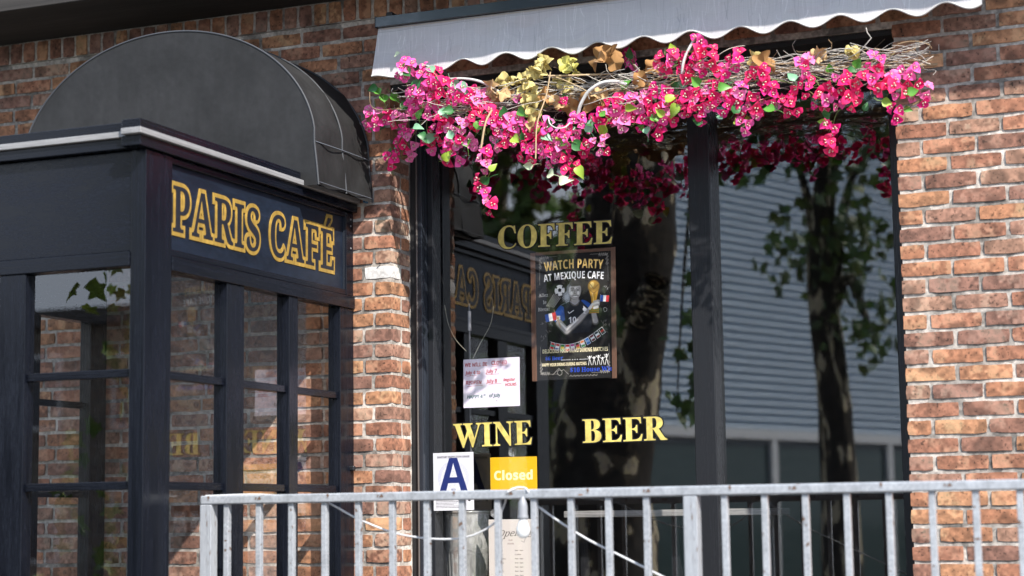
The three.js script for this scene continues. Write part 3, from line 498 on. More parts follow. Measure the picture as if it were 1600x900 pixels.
{
  const o = thing('retractable_awning', 'grey scalloped awning with slate metal bar over shop window', 'awning');
  const X0 = -0.53, X1 = 2.05, Zv = 0.2;
  const slate = std(lin(0.045, 0.062, 0.078), 0.22, { metalness: 0.3, roughnessMap: dustTex });
  const sh = new THREE.Shape(); sh.moveTo(-0.03, -0.022); sh.lineTo(0.012, -0.022); sh.quadraticCurveTo(0.028, -0.012, 0.024, 0.006); sh.quadraticCurveTo(0.016, 0.024, -0.008, 0.026); sh.lineTo(-0.03, 0.02); sh.closePath();
  part('front_bar', new THREE.ExtrudeGeometry(sh, { depth: X1 - X0, bevelEnabled: false, curveSegments: 8 }).rotateY(-Math.PI / 2).scale(1, 1, 1).translate(0, 0, 0).rotateY(Math.PI).translate(X0, 3.155, Zv), slate, o);
  part('end_cap', bx(X0 - 0.008, X0 - 0.001, 3.13, 3.182, Zv - 0.035, Zv + 0.026, 0.003), frameBlack, o);
  part('cassette', bx(X0 + 0.04, X1, 3.1, 3.2, 0.02, 0.11, 0.02), slate, o);
  part('bracket', bx(X0 + 0.03, X0 + 0.06, 3.15, 3.205, 0.02, 0.19, 0.004), frameBlack, o);
  part('awning_canvas', bx(X0 + 0.045, X1, 3.166, 3.17, 0.1, Zv - 0.02), std(lin(0.3, 0.3, 0.31), 0.8), o);
  // valance: hanging cloth with a wavy hem and soft folds
  const nx = 360, ny = 10, pos = [], uv = [], idx = [], hem = [];
  const hemY = (x) => 2.933 + 0.019 * Math.cos((x + 0.33) / 0.2035 * Math.PI * 2 + Math.PI * 0 ) - (x < -0.4 ? 0.55 * (x + 0.4) ** 2 + 0.02 * (-0.4 - x) / 0.13 : 0) + 0.004 * Math.sin(x * 3.1);
  for (let i = 0; i <= nx; i++) {
    const s = i / nx, x = X0 + (X1 - X0) * s, fold = 0.004 * Math.sin(x * 9 + 1) + 0.0016 * Math.sin(x * 23 + 0.7) + 0.0008 * Math.sin(x * 51);
    for (let j = 0; j <= ny; j++) {
      const t = j / ny, yy = 3.131 + (hemY(x) - 3.131) * t, k = t * t, flare = s < 0.03 ? -0.026 * t * (1 - s / 0.03) : 0;
      const px = x + flare, pz = Zv + 0.004 + fold * k * 1.4 + 0.012 * t;
      pos.push(px, yy, pz); uv.push(s, 1 - t * 0.98); if (j === ny) hem.push([px, yy, pz]);
    }
  }
  for (let i = 0; i < nx; i++) for (let j = 0; j < ny; j++) { const a = i * (ny + 1) + j, b = a + ny + 1; idx.push(a, a + 1, b, b, a + 1, b + 1); }
  const g = new THREE.BufferGeometry(); g.setAttribute('position', new THREE.Float32BufferAttribute(pos, 3)); g.setAttribute('uv', new THREE.Float32BufferAttribute(uv, 2)); g.setIndex(idx); g.computeVertexNormals();
  part('valance', g, phy(lin(0.95, 0.94, 0.93), 0.85, { map: awningTex, transmission: 0.12, thickness: 0, bumpMap: grainTex, bumpScale: 0.001 }), o);
  part('hem_trim', tube(hem, 0.0044, 700, 6), whitePlastic, o);
  const st = []; for (let x = X0 + 0.02; x < X1; x += 0.0065) st.push(bx(x, x + 0.0042, 3.124, 3.127, Zv + 0.0042, Zv + 0.0062));
  const sm = part('stitching', merged(st), std(lin(0.55, 0.5, 0.42), 0.8), o); sm.userData.kind = 'stuff';
}

// ---------------------------------------------------------------- flowers over the window
const pinks = [[0.92, 0.018, 0.25], [0.88, 0.011, 0.16], [0.94, 0.07, 0.37], [0.78, 0.008, 0.14], [0.95, 0.22, 0.52], [0.92, 0.025, 0.16], [0.94, 0.11, 0.42]];
function floretGeo(col, s) {
  const pos = [], cols = [], idx = [];
  const L = 0.0225;
  for (let b = 0; b < 3; b++) {
    const a0 = b * 2.094 + hash(b, s) * 0.5, cup = 0.55 + 0.5 * hash(b, s, 2), len = L * (0.85 + 0.35 * hash(b, s, 3)), wid = len * (0.34 + 0.1 * hash(b, s, 4)), tw = (hash(b, s, 6) - 0.5) * 0.9;
    const base = pos.length / 3, ns = 5;
    for (let i = 0; i <= ns; i++) {
      const t = i / ns, w = wid * 1.25 * Math.pow(Math.sin(Math.PI * Math.pow(Math.min(1, t * 0.9 + 0.1), 0.72)), 0.9) * (1 - 0.25 * t) + 0.0002;
      const rad = len * (0.06 + t * (1 - 0.12 * t)), up = len * (cup * t * (1.15 - 0.85 * t));
      for (let j = -1; j <= 1; j++) {
        const off = j * w, lift = Math.abs(j) * w * 0.45 + tw * j * w * t;
        const rx = rad * Math.cos(a0) - off * Math.sin(a0), ry = rad * Math.sin(a0) + off * Math.cos(a0);
        pos.push(rx, ry, up + lift);
        const k = 0.82 + 0.3 * hash(i + 5, b * 3 + j, s + 9), pale = 0.05 * hash(b, s, 31) * t;
        cols.push(Math.min(1, col[0] * k + pale), col[1] * k + pale, col[2] * k + pale);
      }
    }
    for (let i = 0; i < ns; i++) for (let j = 0; j < 2; j++) { const a = base + i * 3 + j; idx.push(a, a + 3, a + 1, a + 1, a + 3, a + 4); }
  }
  for (let b = 0; b < 3; b++) { // little cream true flowers
    const a = b * 2.094 + 1 + hash(b, s, 8), base = pos.length / 3, r = 0.0013, x = 0.003 * Math.cos(a), y = 0.003 * Math.sin(a), h = 0.011;
    for (const [dx, dy, z] of [[r, 0, 0], [-r, r, 0], [-r, -r, 0], [r * 1.8, 0, h], [-r * 1.8, r * 1.8, h], [-r * 1.8, -r * 1.8, h]]) { pos.push(x * (1 + z * 60) + dx, y * (1 + z * 60) + dy, z); cols.push(z ? 0.85 : 0.6, z ? 0.75 : 0.15, z ? 0.62 : 0.25); }
    idx.push(base, base + 1, base + 4, base, base + 4, base + 3, base + 1, base + 2, base + 5, base + 1, base + 5, base + 4, base + 2, base, base + 3, base + 2, base + 3, base + 5, base + 3, base + 4, base + 5);
  }
  const g = new THREE.BufferGeometry(); g.setAttribute('position', new THREE.Float32BufferAttribute(pos, 3)); g.setAttribute('color', new THREE.Float32BufferAttribute(cols, 3)); g.setIndex(idx); g.computeVertexNormals(); return g;
}
const floretGeos = []; pinks.forEach((c, i) => { for (let k = 0; k < 3; k++) floretGeos.push(floretGeo(c, i * 10 + k)); });
const petalMat = phy(0xffffff, 0.95, { vertexColors: true, transmission: 0.28, thickness: 0, specularIntensity: 0.35 });
const stemMat = std(lin(0.20, 0.15, 0.06), 0.8), stemGreen = std(lin(0.13, 0.19, 0.05), 0.7);
function leafGeo(L, W, fold, curl) {
  const pos = [], uv = [], idx = [], n = 7;
  for (let i = 0; i <= n; i++) { const t = i / n, w = W * 1.12 * Math.pow(Math.sin(Math.PI * Math.pow(t, 0.62)), 1.05) + 0.0004; for (const j of [-1, 0, 1]) { pos.push(j * w, L * t, Math.abs(j) * w * fold - curl * L * t * t); uv.push(j * 0.5 + 0.5, t); } }
  for (let i = 0; i < n; i++) for (let j = 0; j < 2; j++) { const a = i * 3 + j; idx.push(a, a + 1, a + 3, a + 1, a + 4, a + 3); }
  const g = new THREE.BufferGeometry(); g.setAttribute('position', new THREE.Float32BufferAttribute(pos, 3)); g.setAttribute('uv', new THREE.Float32BufferAttribute(uv, 2)); g.setIndex(idx); g.computeVertexNormals(); return g;
}
const leafGeos = [leafGeo(0.046, 0.015, 0.55, 0.3), leafGeo(0.05, 0.017, 0.4, 0.55), leafGeo(0.042, 0.016, 0.7, -0.25)].map((g) => merged([g, tube([[0, 0.002, 0], [0.002, -0.012, -0.006], [-0.002, -0.026, -0.018]], 0.0009, 6, 4)]));
const leafM = (r, g, b) => phy(lin(r, g, b), 0.45, { transmission: 0.25, thickness: 0 });
const leafMats = { g: leafM(0.10, 0.32, 0.035), d: leafM(0.03, 0.16, 0.035), m: leafM(0.20, 0.42, 0.25), l: leafM(0.32, 0.48, 0.05), p: leafM(0.66, 0.76, 0.5) };
const clusters = [[[-0.349,2.905,0.27,0.055],[-0.257,2.87,0.26,0.06],[-0.303,2.806,0.24,0.066],[-0.212,2.819,0.24,0.06],[-0.129,2.783,0.24,0.06],[-0.591,2.752,0.1,0.056],[-0.45,2.732,0.12,0.045],[-0.521,2.569,0.08,0.039],[-0.439,2.585,0.08,0.022],[-0.442,2.65,0.1,0.048],[-0.277,2.75,0.2,0.052],[-0.315,2.605,0.14,0.033],[-0.229,2.596,0.15,0.041],[-0.201,2.547,0.16,0.049],[-0.242,2.656,0.18,0.047],[-0.128,2.624,0.2,0.071],[-0.058,2.758,0.22,0.062],[-0.009,2.678,0.22,0.073],[-0.232,2.698,0.2,0.036],[-0.359,2.758,0.2,0.039],[-0.509,2.761,0.12,0.025]],
[[0.064,2.593,0.2,0.058],[-0.025,2.543,0.2,0.033],[-0.029,2.489,0.2,0.033],[-0.048,2.411,0.2,0.022],[-0.03,2.363,0.2,0.015],[-0.005,2.306,0.2,0.033]],
[[0.079,2.641,0.2,0.067],[0.151,2.644,0.22,0.029],[0.326,2.723,0.2,0.021],[0.145,2.742,0.2,0.024],[0.254,2.599,0.22,0.051],[0.231,2.52,0.2,0.059],[0.176,2.517,0.2,0.043],[0.293,2.501,0.2,0.059],[0.345,2.558,0.22,0.053],[0.408,2.606,0.22,0.053],[0.489,2.521,0.2,0.05],[0.49,2.617,0.22,0.04],[0.354,2.41,0.2,0.032],[0.378,2.453,0.2,0.024],[0.151,2.588,0.2,0.032],[0.413,2.526,0.2,0.032]],
[[0.561,2.682,0.22,0.05],[0.622,2.668,0.22,0.045],[0.664,2.685,0.22,0.042],[0.594,2.605,0.2,0.045],[0.66,2.604,0.2,0.034],[0.747,2.569,0.2,0.044],[0.762,2.689,0.22,0.057],[0.774,2.621,0.22,0.049],[0.894,2.654,0.22,0.067],[0.919,2.606,0.2,0.041],[0.853,2.635,0.22,0.039],[0.585,2.916,0.08,0.019],[0.604,2.855,0.1,0.024],[0.7,2.638,0.2,0.031],[0.535,2.645,0.22,0.029]],
[[0.803,2.832,0.25,0.044],[0.88,2.774,0.25,0.031],[0.911,2.826,0.26,0.049],[0.937,2.789,0.25,0.036],[0.773,2.815,0.2,0.024],[0.94,2.889,0.27,0.033],[0.989,2.823,0.26,0.046]],
[[0.973,2.675,0.22,0.057],[1.032,2.63,0.22,0.051],[1.023,2.745,0.24,0.041],[1.094,2.663,0.22,0.056],[1.145,2.605,0.2,0.046],[1.104,2.546,0.2,0.033],[1.217,2.651,0.22,0.051],[1.281,2.61,0.2,0.051],[1.088,2.799,0.26,0.038],[1.186,2.728,0.24,0.043],[1.365,2.661,0.22,0.055],[1.43,2.608,0.2,0.05],[1.355,2.748,0.24,0.04],[1.5,2.673,0.22,0.05],[1.543,2.596,0.2,0.043],[1.451,2.503,0.2,0.03],[1.444,2.44,0.2,0.025],[1.618,2.674,0.22,0.055],[1.698,2.627,0.22,0.055],[1.758,2.676,0.2,0.05],[1.808,2.605,0.15,0.045],[1.7,2.547,0.18,0.035],[1.65,2.742,0.24,0.035]]];
const sprayLabels = ['pink bougainvillea spray spilling over the brick corner', 'thin pink flower strand trailing lowest in front of the glass', 'pink flower spray hanging below the dry yellow leaves above COFFEE', 'pink flower spray beside the tall white hoop and twig tangle', 'small upright pink flower tuft rising to the scalloped awning hem', 'long pink flower spray running over the window mullion'];
const leafSpots = [[-0.328,2.926,0.28,"g"],[-0.346,2.9,0.27,"d"],[-0.548,2.878,0.14,"d"],[-0.536,2.845,0.14,"g"],[-0.488,2.848,0.13,"g"],[-0.522,2.811,0.13,"g"],[-0.44,2.798,0.14,"d"],[-0.404,2.813,0.15,"d"],[-0.204,2.727,0.24,"m"],[-0.139,2.712,0.24,"d"],[-0.219,2.88,0.27,"m"],[-0.117,2.829,0.24,"m"],[-0.146,2.846,0.24,"m"],[-0.309,2.817,0.26,"d"],[-0.351,2.668,0.2,"m"],[-0.299,2.618,0.2,"m"],[-0.317,2.642,0.2,"d"],[-0.158,2.596,0.22,"m"],[0.006,2.447,0.2,"l"],[0.003,2.42,0.2,"d"],[-0.222,2.52,0.18,"l"],[0.118,2.579,0.22,"l"],[0.173,2.56,0.22,"d"],[0.076,2.662,0.22,"d"],[0.149,2.699,0.22,"g"],[0.308,2.622,0.24,"d"],[0.536,2.625,0.24,"g"],[0.538,2.587,0.24,"l"],[0.48,2.587,0.24,"d"],[0.47,2.563,0.23,"m"],[0.368,2.535,0.23,"g"],[0.381,2.53,0.22,"d"],[0.314,2.375,0.2,"p"],[0.292,2.409,0.2,"p"],[0.201,2.458,0.2,"p"],[0.7,2.542,0.2,"m"],[0.623,2.659,0.24,"l"],[0.597,2.737,0.2,"g"],[0.845,2.739,0.22,"d"],[0.855,2.716,0.22,"m"],[0.795,2.658,0.24,"l"],[0.852,2.641,0.24,"l"],[0.84,2.809,0.24,"d"],[0.613,2.884,0.1,"d"],[0.791,2.603,0.24,"l"],[0.942,2.706,0.25,"g"],[0.249,2.57,0.23,"m"],[0.392,2.436,0.2,"l"],[-0.041,2.624,0.23,"g"],[-0.099,2.561,0.2,"g"],[-0.323,2.699,0.2,"g"],[0.722,2.608,0.22,"g"],[1.014,2.693,0.24,"g"],[1.071,2.587,0.22,"d"],[1.241,2.584,0.22,"g"],[1.327,2.687,0.24,"m"],[1.458,2.55,0.22,"d"],[1.569,2.713,0.24,"g"],[1.659,2.58,0.22,"l"],[1.755,2.6,0.2,"g"]];
const sprays = clusters.map((list, si) => {
  const o = thing('flower_spray', sprayLabels[si], 'flowers', [0, 0, 0], 'pink flower sprays over the shop window');
  list.forEach(([x, y, z, r], i) => {
    r *= 0.94; const cl = new THREE.Group(); cl.name = 'flower_cluster'; cl.position.set(x, y, z); o.add(cl);
    const main = Math.floor(rnd() * pinks.length), n = Math.max(3, Math.round((r / 0.0198) ** 2 * 1.1));
    for (let k = 0; k < n; k++) {
      const a = k * 2.39996 + rr(-0.3, 0.3), q = Math.sqrt((k + 0.4) / n) * r, dx = Math.cos(a) * q, dy = Math.sin(a) * q * 0.95, dz = Math.sqrt(Math.max(0, r * r - q * q)) * 0.75 + rr(-0.012, 0.008);
      const gi = rnd() < 0.6 ? main : Math.floor(rnd() * pinks.length);
      const m = part('flower', floretGeos[gi * 3 + Math.floor(rnd() * 3)], petalMat, cl);
      m.position.set(dx, dy, dz);
      const dir = new THREE.Vector3(dx / r * 0.9 + rr(-0.35, 0.35) + 0.15, dy / r * 0.8 + rr(-0.45, 0.3) - 0.1, 0.75).normalize();
      m.quaternion.setFromUnitVectors(new THREE.Vector3(0, 0, 1), dir); m.rotateZ(rr(0, 6.28)); m.scale.setScalar(rr(0.95, 1.6));
    }
    // stem to the cluster and flower stalks
    const par = i ? list[Math.max(0, i - 1)] : null, ax = par && Math.hypot(par[0] - x, par[1] - y) < 0.22 ? par : [x + rr(-0.08, 0.08), Math.min(2.84, y + rr(0.05, 0.12)), 0.16, 0];
    part('stem', tube([[ax[0], ax[1], ax[2] - 0.02], [(ax[0] + x) / 2 + rr(-0.02, 0.02), (ax[1] + y) / 2 + rr(-0.015, 0.03), (ax[2] + z) / 2], [x, y, z]], rr(0.0014, 0.0026), 12, 5), rnd() < 0.55 ? stemMat : stemGreen, o);
    const st = []; for (let k = 0; k < 4; k++) { const a = rr(0, 6.28), q = r * rr(0.7, 1.25); st.push(tube([[x, y, z], [x + Math.cos(a) * q * 0.5, y + Math.sin(a) * q * 0.4, z + r * 0.5], [x + Math.cos(a) * q, y + Math.sin(a) * q, z + r * rr(0.2, 0.6)]], 0.0009, 6, 4)); }
    part('stalks', merged(st), rnd() < 0.5 ? stemMat : stemGreen, o);
  });
  return o;
});
// sprays also carry the leaves, each hung from its nearest flower cluster
const addLeaf = (x, y, z, k, s = 1) => {
  let best = 0, bd = 9; clusters.forEach((l, si) => l.forEach((c) => { const d = Math.hypot(c[0] - x, c[1] - y); if (d < bd) { bd = d; best = si; } }));
  const m = part('leaf', pick(leafGeos), leafMats[k], sprays[best]); m.scale.setScalar(s * rr(0.95, 1.3));
  m.rotation.set(rr(-0.5, 0.5), rr(-0.6, 0.7), rr(-2.6, 2.6), 'ZYX'); m.position.set(x, y, z);
};
addLeaf(-0.405, 3.0, 0.245, 'p', 0.6);
leafSpots.forEach(([x, y, z, k]) => addLeaf(x, y, z + 0.035, k));
clusters.flat().forEach(([x, y, z, r]) => { for (let i = 0; i < 2; i++) if (rnd() < 0.33) addLeaf(x + rr(-1, 1) * r, y + rr(-1, 1) * r, z + rr(-0.02, 0.02), pick(['g', 'd', 'd', 'l', 'g', 'm']), 0.75); });

// dried vine behind the flowers: twig tangle, yellow and brown leaves
{
  const o = thing('dried_vine', 'tangle of dry grey twigs with yellow and brown withered leaves under awning', 'vine');
  const mats = [std(lin(0.42, 0.40, 0.37), 0.9), std(lin(0.30, 0.21, 0.12), 0.9), std(lin(0.55, 0.51, 0.45), 0.9), std(lin(0.11, 0.08, 0.055), 0.9)];
  const tw = [[], [], [], []];
  for (let i = 0; i < 620; i++) {
    const u = rnd(); let x = u < 0.07 ? rr(-0.46, -0.2) : rr(-0.22, 1.75), y = (x < -0.2 ? 2.80 : 2.76) + rr(-0.055, 0.06), z = rr(0.05, 0.24); const pts = [[x, y, z]]; let a = rr(-0.4, 0.4) + (rnd() < 0.5 ? Math.PI : 0), b = rr(-0.3, 0.3);
    const n = 4 + Math.floor(rnd() * 3), sl = rr(0.02, 0.065);
    for (let k = 0; k < n; k++) { x += Math.cos(a) * sl; y += Math.sin(a) * sl * 0.55; z += b * sl; a += rr(-0.7, 0.7); b += rr(-0.4, 0.4); y += (2.775 - y) * 0.12; z = Math.min(0.27, Math.max(0.03, z)); x = Math.max(-0.54, Math.min(1.85, x)); pts.push([x, y, z]); }
    tw[i % 10 < 5 ? 0 : i % 10 < 7 ? 1 : i % 10 < 9 ? 2 : 3].push(tube(pts, rr(0.0008, 0.002), 9, 4));
  }
  tw.forEach((l, i) => { const m = part('twigs', merged(l), mats[i], o); m.userData.kind = 'stuff'; });
  part('supporting_branch', tube([[-0.52, 2.79, 0.1], [-0.2, 2.775, 0.14], [0.3, 2.77, 0.13], [0.8, 2.76, 0.12], [1.3, 2.765, 0.13], [1.85, 2.74, 0.08]], 0.007, 60, 7), mats[1], o);
  const dl = [[0.084,2.826,0.17,"y"],[0.119,2.833,0.17,"y"],[0.054,2.821,0.17,"y"],[0.172,2.836,0.17,"y"],[0.231,2.885,0.17,"y"],[0.21,2.86,0.17,"y"],[0.254,2.896,0.17,"y"],[0.236,2.838,0.17,"y"],[0.194,2.792,0.17,"y"],[0.229,2.761,0.17,"y"],[0.185,2.738,0.17,"y"],[0.164,2.699,0.17,"y"],[0.198,2.668,0.17,"y"],[0.177,2.643,0.17,"y"],[0.216,2.721,0.17,"y"],[0.147,2.77,0.17,"y"],[0.346,2.878,0.17,"Y"],[0.366,2.862,0.17,"Y"],[0.388,2.849,0.17,"Y"],[0.338,2.783,0.17,"y"],[0.296,2.801,0.17,"y"],[0.517,2.881,0.17,"b"],[0.488,2.857,0.17,"b"],[0.545,2.892,0.17,"b"],[0.567,2.849,0.17,"b"],[0.257,2.745,0.17,"b"],[0.471,2.715,0.17,"b"],[0.442,2.699,0.17,"b"],[0.673,2.751,0.17,"b"],[0.687,2.769,0.17,"b"],[0.019,2.797,0.17,"t"],[0.033,2.767,0.17,"t"],[0.001,2.818,0.17,"t"],[0.711,2.82,0.17,"b"],[0.083,2.782,0.17,"t"],[0.371,2.706,0.17,"b"],[0.499,2.734,0.17,"t"],[0.3,2.713,0.17,"t"],[0.183,2.615,0.17,"t"],[1.15,2.82,0.17,"y"],[1.2,2.79,0.17,"b"],[1.42,2.8,0.17,"t"],[1.55,2.79,0.17,"y"]];
  const lobed = (s) => { // withered lobed leaf, crumpled
    const n = 22, pos = [0, 0, 0], idx = []; for (let i = 0; i < n; i++) { const a = i / n * 6.283, lob = 0.62 + 0.30 * Math.abs(Math.cos(a * 2.5 + 0.4)) + 0.12 * hash(i, s); const r = 0.026 * lob; pos.push(r * Math.cos(a), r * Math.sin(a), 0.012 * Math.sin(a * 3 + s) + 0.008 * (hash(i, s, 2) - 0.5)); idx.push(0, 1 + i, 1 + (i + 1) % n); }
    const g = new THREE.BufferGeometry(); g.setAttribute('position', new THREE.Float32BufferAttribute(pos, 3)); g.setIndex(idx); g.computeVertexNormals(); return g;
  };
  const lg = [1, 2, 3, 4].map(lobed), dm = { y: phy(lin(0.60, 0.50, 0.19), 0.8, { transmission: 0.2, thickness: 0 }), Y: phy(lin(0.58, 0.55, 0.14), 0.8, { transmission: 0.2, thickness: 0 }), b: phy(lin(0.33, 0.17, 0.055), 0.85, { transmission: 0.15, thickness: 0 }), t: phy(lin(0.50, 0.33, 0.16), 0.85, { transmission: 0.15, thickness: 0 }) };
  dl.forEach(([x, y, z, k], i) => { for (let c = 0; c < (k === 'b' ? 1 : 2); c++) { const m = part('dry_leaf', pick(lg), dm[k], o); m.position.set(x + rr(-0.014, 0.014), y + rr(-0.012, 0.012), z + 0.05 + rr(-0.03, 0.04)); m.rotation.set(rr(-0.8, 0.8), rr(-0.9, 0.9), rr(0, 6)); m.scale.setScalar(rr(0.8, 1.3) * (k === 'b' ? 1.7 : 1.15)); } });
  for (const [p, r] of [[[[0.298, 2.835, 0.27], [0.279, 2.742, 0.27], [0.24, 2.623, 0.28], [0.226, 2.476, 0.27]], 0.003], [[[0.041, 2.697, 0.29], [0.017, 2.645, 0.3], [-0.011, 2.538, 0.29]], 0.0045], [[[0.276, 2.827, 0.24], [0.385, 2.818, 0.24], [0.554, 2.811, 0.22]], 0.004], [[[0.2, 2.86, 0.2], [0.35, 2.80, 0.25], [0.52, 2.70, 0.24]], 0.002], [[[0.62, 2.86, 0.15], [0.7, 2.80, 0.22], [0.86, 2.86, 0.2]], 0.003]]) part('dry_stem', tube(p, r, 24, 6), std(lin(0.46, 0.34, 0.2), 0.85), o);
}
for (const [pts, r, lab] of [[[[-0.2, 2.863, 0.24], [-0.155, 2.858, 0.25], [-0.095, 2.852, 0.25], [-0.021, 2.83, 0.25], [0.052, 2.784, 0.24]], 0.0055, 'flat white hoop lying over twigs beside the brick corner flowers'], [[[0.407, 2.644, 0.25], [0.427, 2.688, 0.262], [0.465, 2.736, 0.27], [0.522, 2.765, 0.27], [0.577, 2.767, 0.265], [0.624, 2.752, 0.25]], 0.0075, 'tall white plastic hoop arching over the twig tangle'], [[[0.932, 2.913, 0.28], [0.898, 2.851, 0.29], [0.877, 2.8, 0.29], [0.865, 2.74, 0.27]], 0.006, 'white plastic hoop behind the flower tuft at awning hem'], [[[0.289, 2.643, 0.28], [0.299, 2.612, 0.285], [0.333, 2.59, 0.29], [0.367, 2.592, 0.29], [0.385, 2.61, 0.28]], 0.003, 'thin white half ring hanging among the flowers below dry leaves']])
  solo('white_hoop', tube(pts, r, 30, 8), whitePlastic, lab, 'hoop', 'white hoops among the flowers');

// ---------------------------------------------------------------- railing in front, string light on it
const rail = thing('metal_railing', 'grey painted metal railing with square bars before the window', 'railing');
const RZ = 1.3;
part('top_rail', uvMetres(bx(-0.72, 2.75, 1.067, 1.1, RZ - 0.022, RZ + 0.022, 0.006), 2, 2), railPaint, rail);
part('bottom_rail', bx(-0.72, 2.75, 0.1, 0.128, RZ - 0.018, RZ + 0.018, 0.004), railPaint, rail);
for (let k = -3; k <= 20; k++) { const x = -0.206 + k * 0.1362; if (k === 10 || x > 2.65) continue; { part('baluster', uvMetres(bx(x - 0.0105, x + 0.0105, 0.1285, 1.0665, RZ - 0.0115, RZ + 0.0115, 0.002), 2, 2, rnd()), railPaint, rail); part('weld', new THREE.SphereGeometry(0.0135, 8, 6).scale(1.05, 0.32, 1.05).translate(x, 1.0655, RZ), railPaint, rail); } }
for (const x of [-0.695, 1.178, 2.62]) part('post', bx(x - 0.024, x + 0.024, 0, 1.0662, RZ - 0.024, RZ + 0.024, 0.003), railPaint, rail);
for (const x of [0.79]) part('rust_spot', new THREE.SphereGeometry(0.006, 8, 6).scale(1.8, 0.4, 0.25).translate(x, 1.077, RZ + 0.0215), std(lin(0.2, 0.09, 0.04), 0.95), rail);
{
  const o = thing('string_light', 'outdoor string light with one white bulb looped over the railing', 'string light');
  const cab = std(lin(0.55, 0.56, 0.58), 0.5);
  part('cable', tube([[-0.727, 1.1, 1.270], [-0.477, 1.10, 1.270], [-0.237, 1.074, 1.270], [-0.082, 1.004, 1.270], [0.070, 0.952, 1.270], [0.244, 0.931, 1.270], [0.355, 0.941, 1.270], [0.452, 0.99, 1.270], [0.485, 1.05, 1.267], [0.525, 1.092, 1.327], [0.545, 1.105, 1.312], [0.580, 1.105, 1.312], [0.600, 1.092, 1.327], [0.585, 1.06, 1.265], [0.632, 1.027, 1.270], [0.701, 0.981, 1.270], [0.793, 0.926, 1.270], [0.907, 0.872, 1.270], [1.052, 0.803, 1.270], [1.273, 0.7, 1.270]], 0.0036, 160, 7), cab, o);
  part('socket', new THREE.LatheGeometry([[0.006, 0.075], [0.009, 0.066], [0.014, 0.055], [0.0165, 0.04], [0.0165, 0.012], [0.019, 0.008], [0.019, 0], [0.016, -0.002]].map((a) => new THREE.Vector2(...a)), 20).translate(0.586, 1.0, 1.345), std(lin(0.22, 0.23, 0.25), 0.45), o);
  part('bulb', new THREE.LatheGeometry([[0.0125, 0], [0.0135, -0.006], [0.019, -0.02], [0.0235, -0.034], [0.024, -0.045], [0.020, -0.058], [0.011, -0.066], [0, -0.068]].map((a) => new THREE.Vector2(...a)), 24).translate(0.586, 1.0, 1.345), phy(lin(0.82, 0.84, 0.85), 0.12, { transmission: 0.35, thickness: 0, clearcoat: 1 }), o);
}

// ---------------------------------------------------------------- the street the window mirrors
const barkTex = dataTex(512, 512, (u, v) => { const a = fbm(u, v, 7, 4, 601), b = fbm(u, v, 16, 3, 611), c = fbm(u, v, 60, 2, 621); const q = a + 0.3 * (b - 0.5); if (q > 0.63) return [214 + 40 * (c - 0.5), 200 + 40 * (c - 0.5), 168]; if (q > 0.55) return [92, 82, 66]; const k = 46 + 60 * (c - 0.5); return [k, k * 0.88, k * 0.72]; });
const bark = std(lin(0.8, 0.8, 0.8), 0.95, { map: rep(barkTex, 2, 3), bumpMap: grainTex, bumpScale: 0.02 });
function limbGeo(pts, rads, rad = 14) { // tapered limb along points
  const curve = new THREE.CatmullRomCurve3(pts.map(V)), n = pts.length * 5, fr = curve.computeFrenetFrames(n), pos = [], uv = [], idx = [];
  for (let i = 0; i <= n; i++) { const t = i / n, p = curve.getPointAt(t), f = t * (rads.length - 1), k = Math.min(rads.length - 2, Math.floor(f)), r = rads[k] + (rads[k + 1] - rads[k]) * (f - k);
    for (let j = 0; j <= rad; j++) { const a = j / rad * 6.2832, q = r * (1 + 0.08 * Math.sin(a * 3 + i * 0.4) + 0.05 * Math.sin(a * 5 + i) + 0.08 * (hash(j % rad, i, 77) - 0.5)); pos.push(p.x + q * (Math.cos(a) * fr.normals[i].x + Math.sin(a) * fr.binormals[i].x), p.y + q * (Math.cos(a) * fr.normals[i].y + Math.sin(a) * fr.binormals[i].y), p.z + q * (Math.cos(a) * fr.normals[i].z + Math.sin(a) * fr.binormals[i].z)); uv.push(j / rad, t); } }
  for (let i = 0; i < n; i++) for (let j = 0; j < rad; j++) { const a = i * (rad + 1) + j, b = a + rad + 1; idx.push(a, a + 1, b, b, a + 1, b + 1); }
  const g = new THREE.BufferGeometry(); g.setAttribute('position', new THREE.Float32BufferAttribute(pos, 3)); g.setAttribute('uv', new THREE.Float32BufferAttribute(uv, 2)); g.setIndex(idx); g.computeVertexNormals(); return g;
}
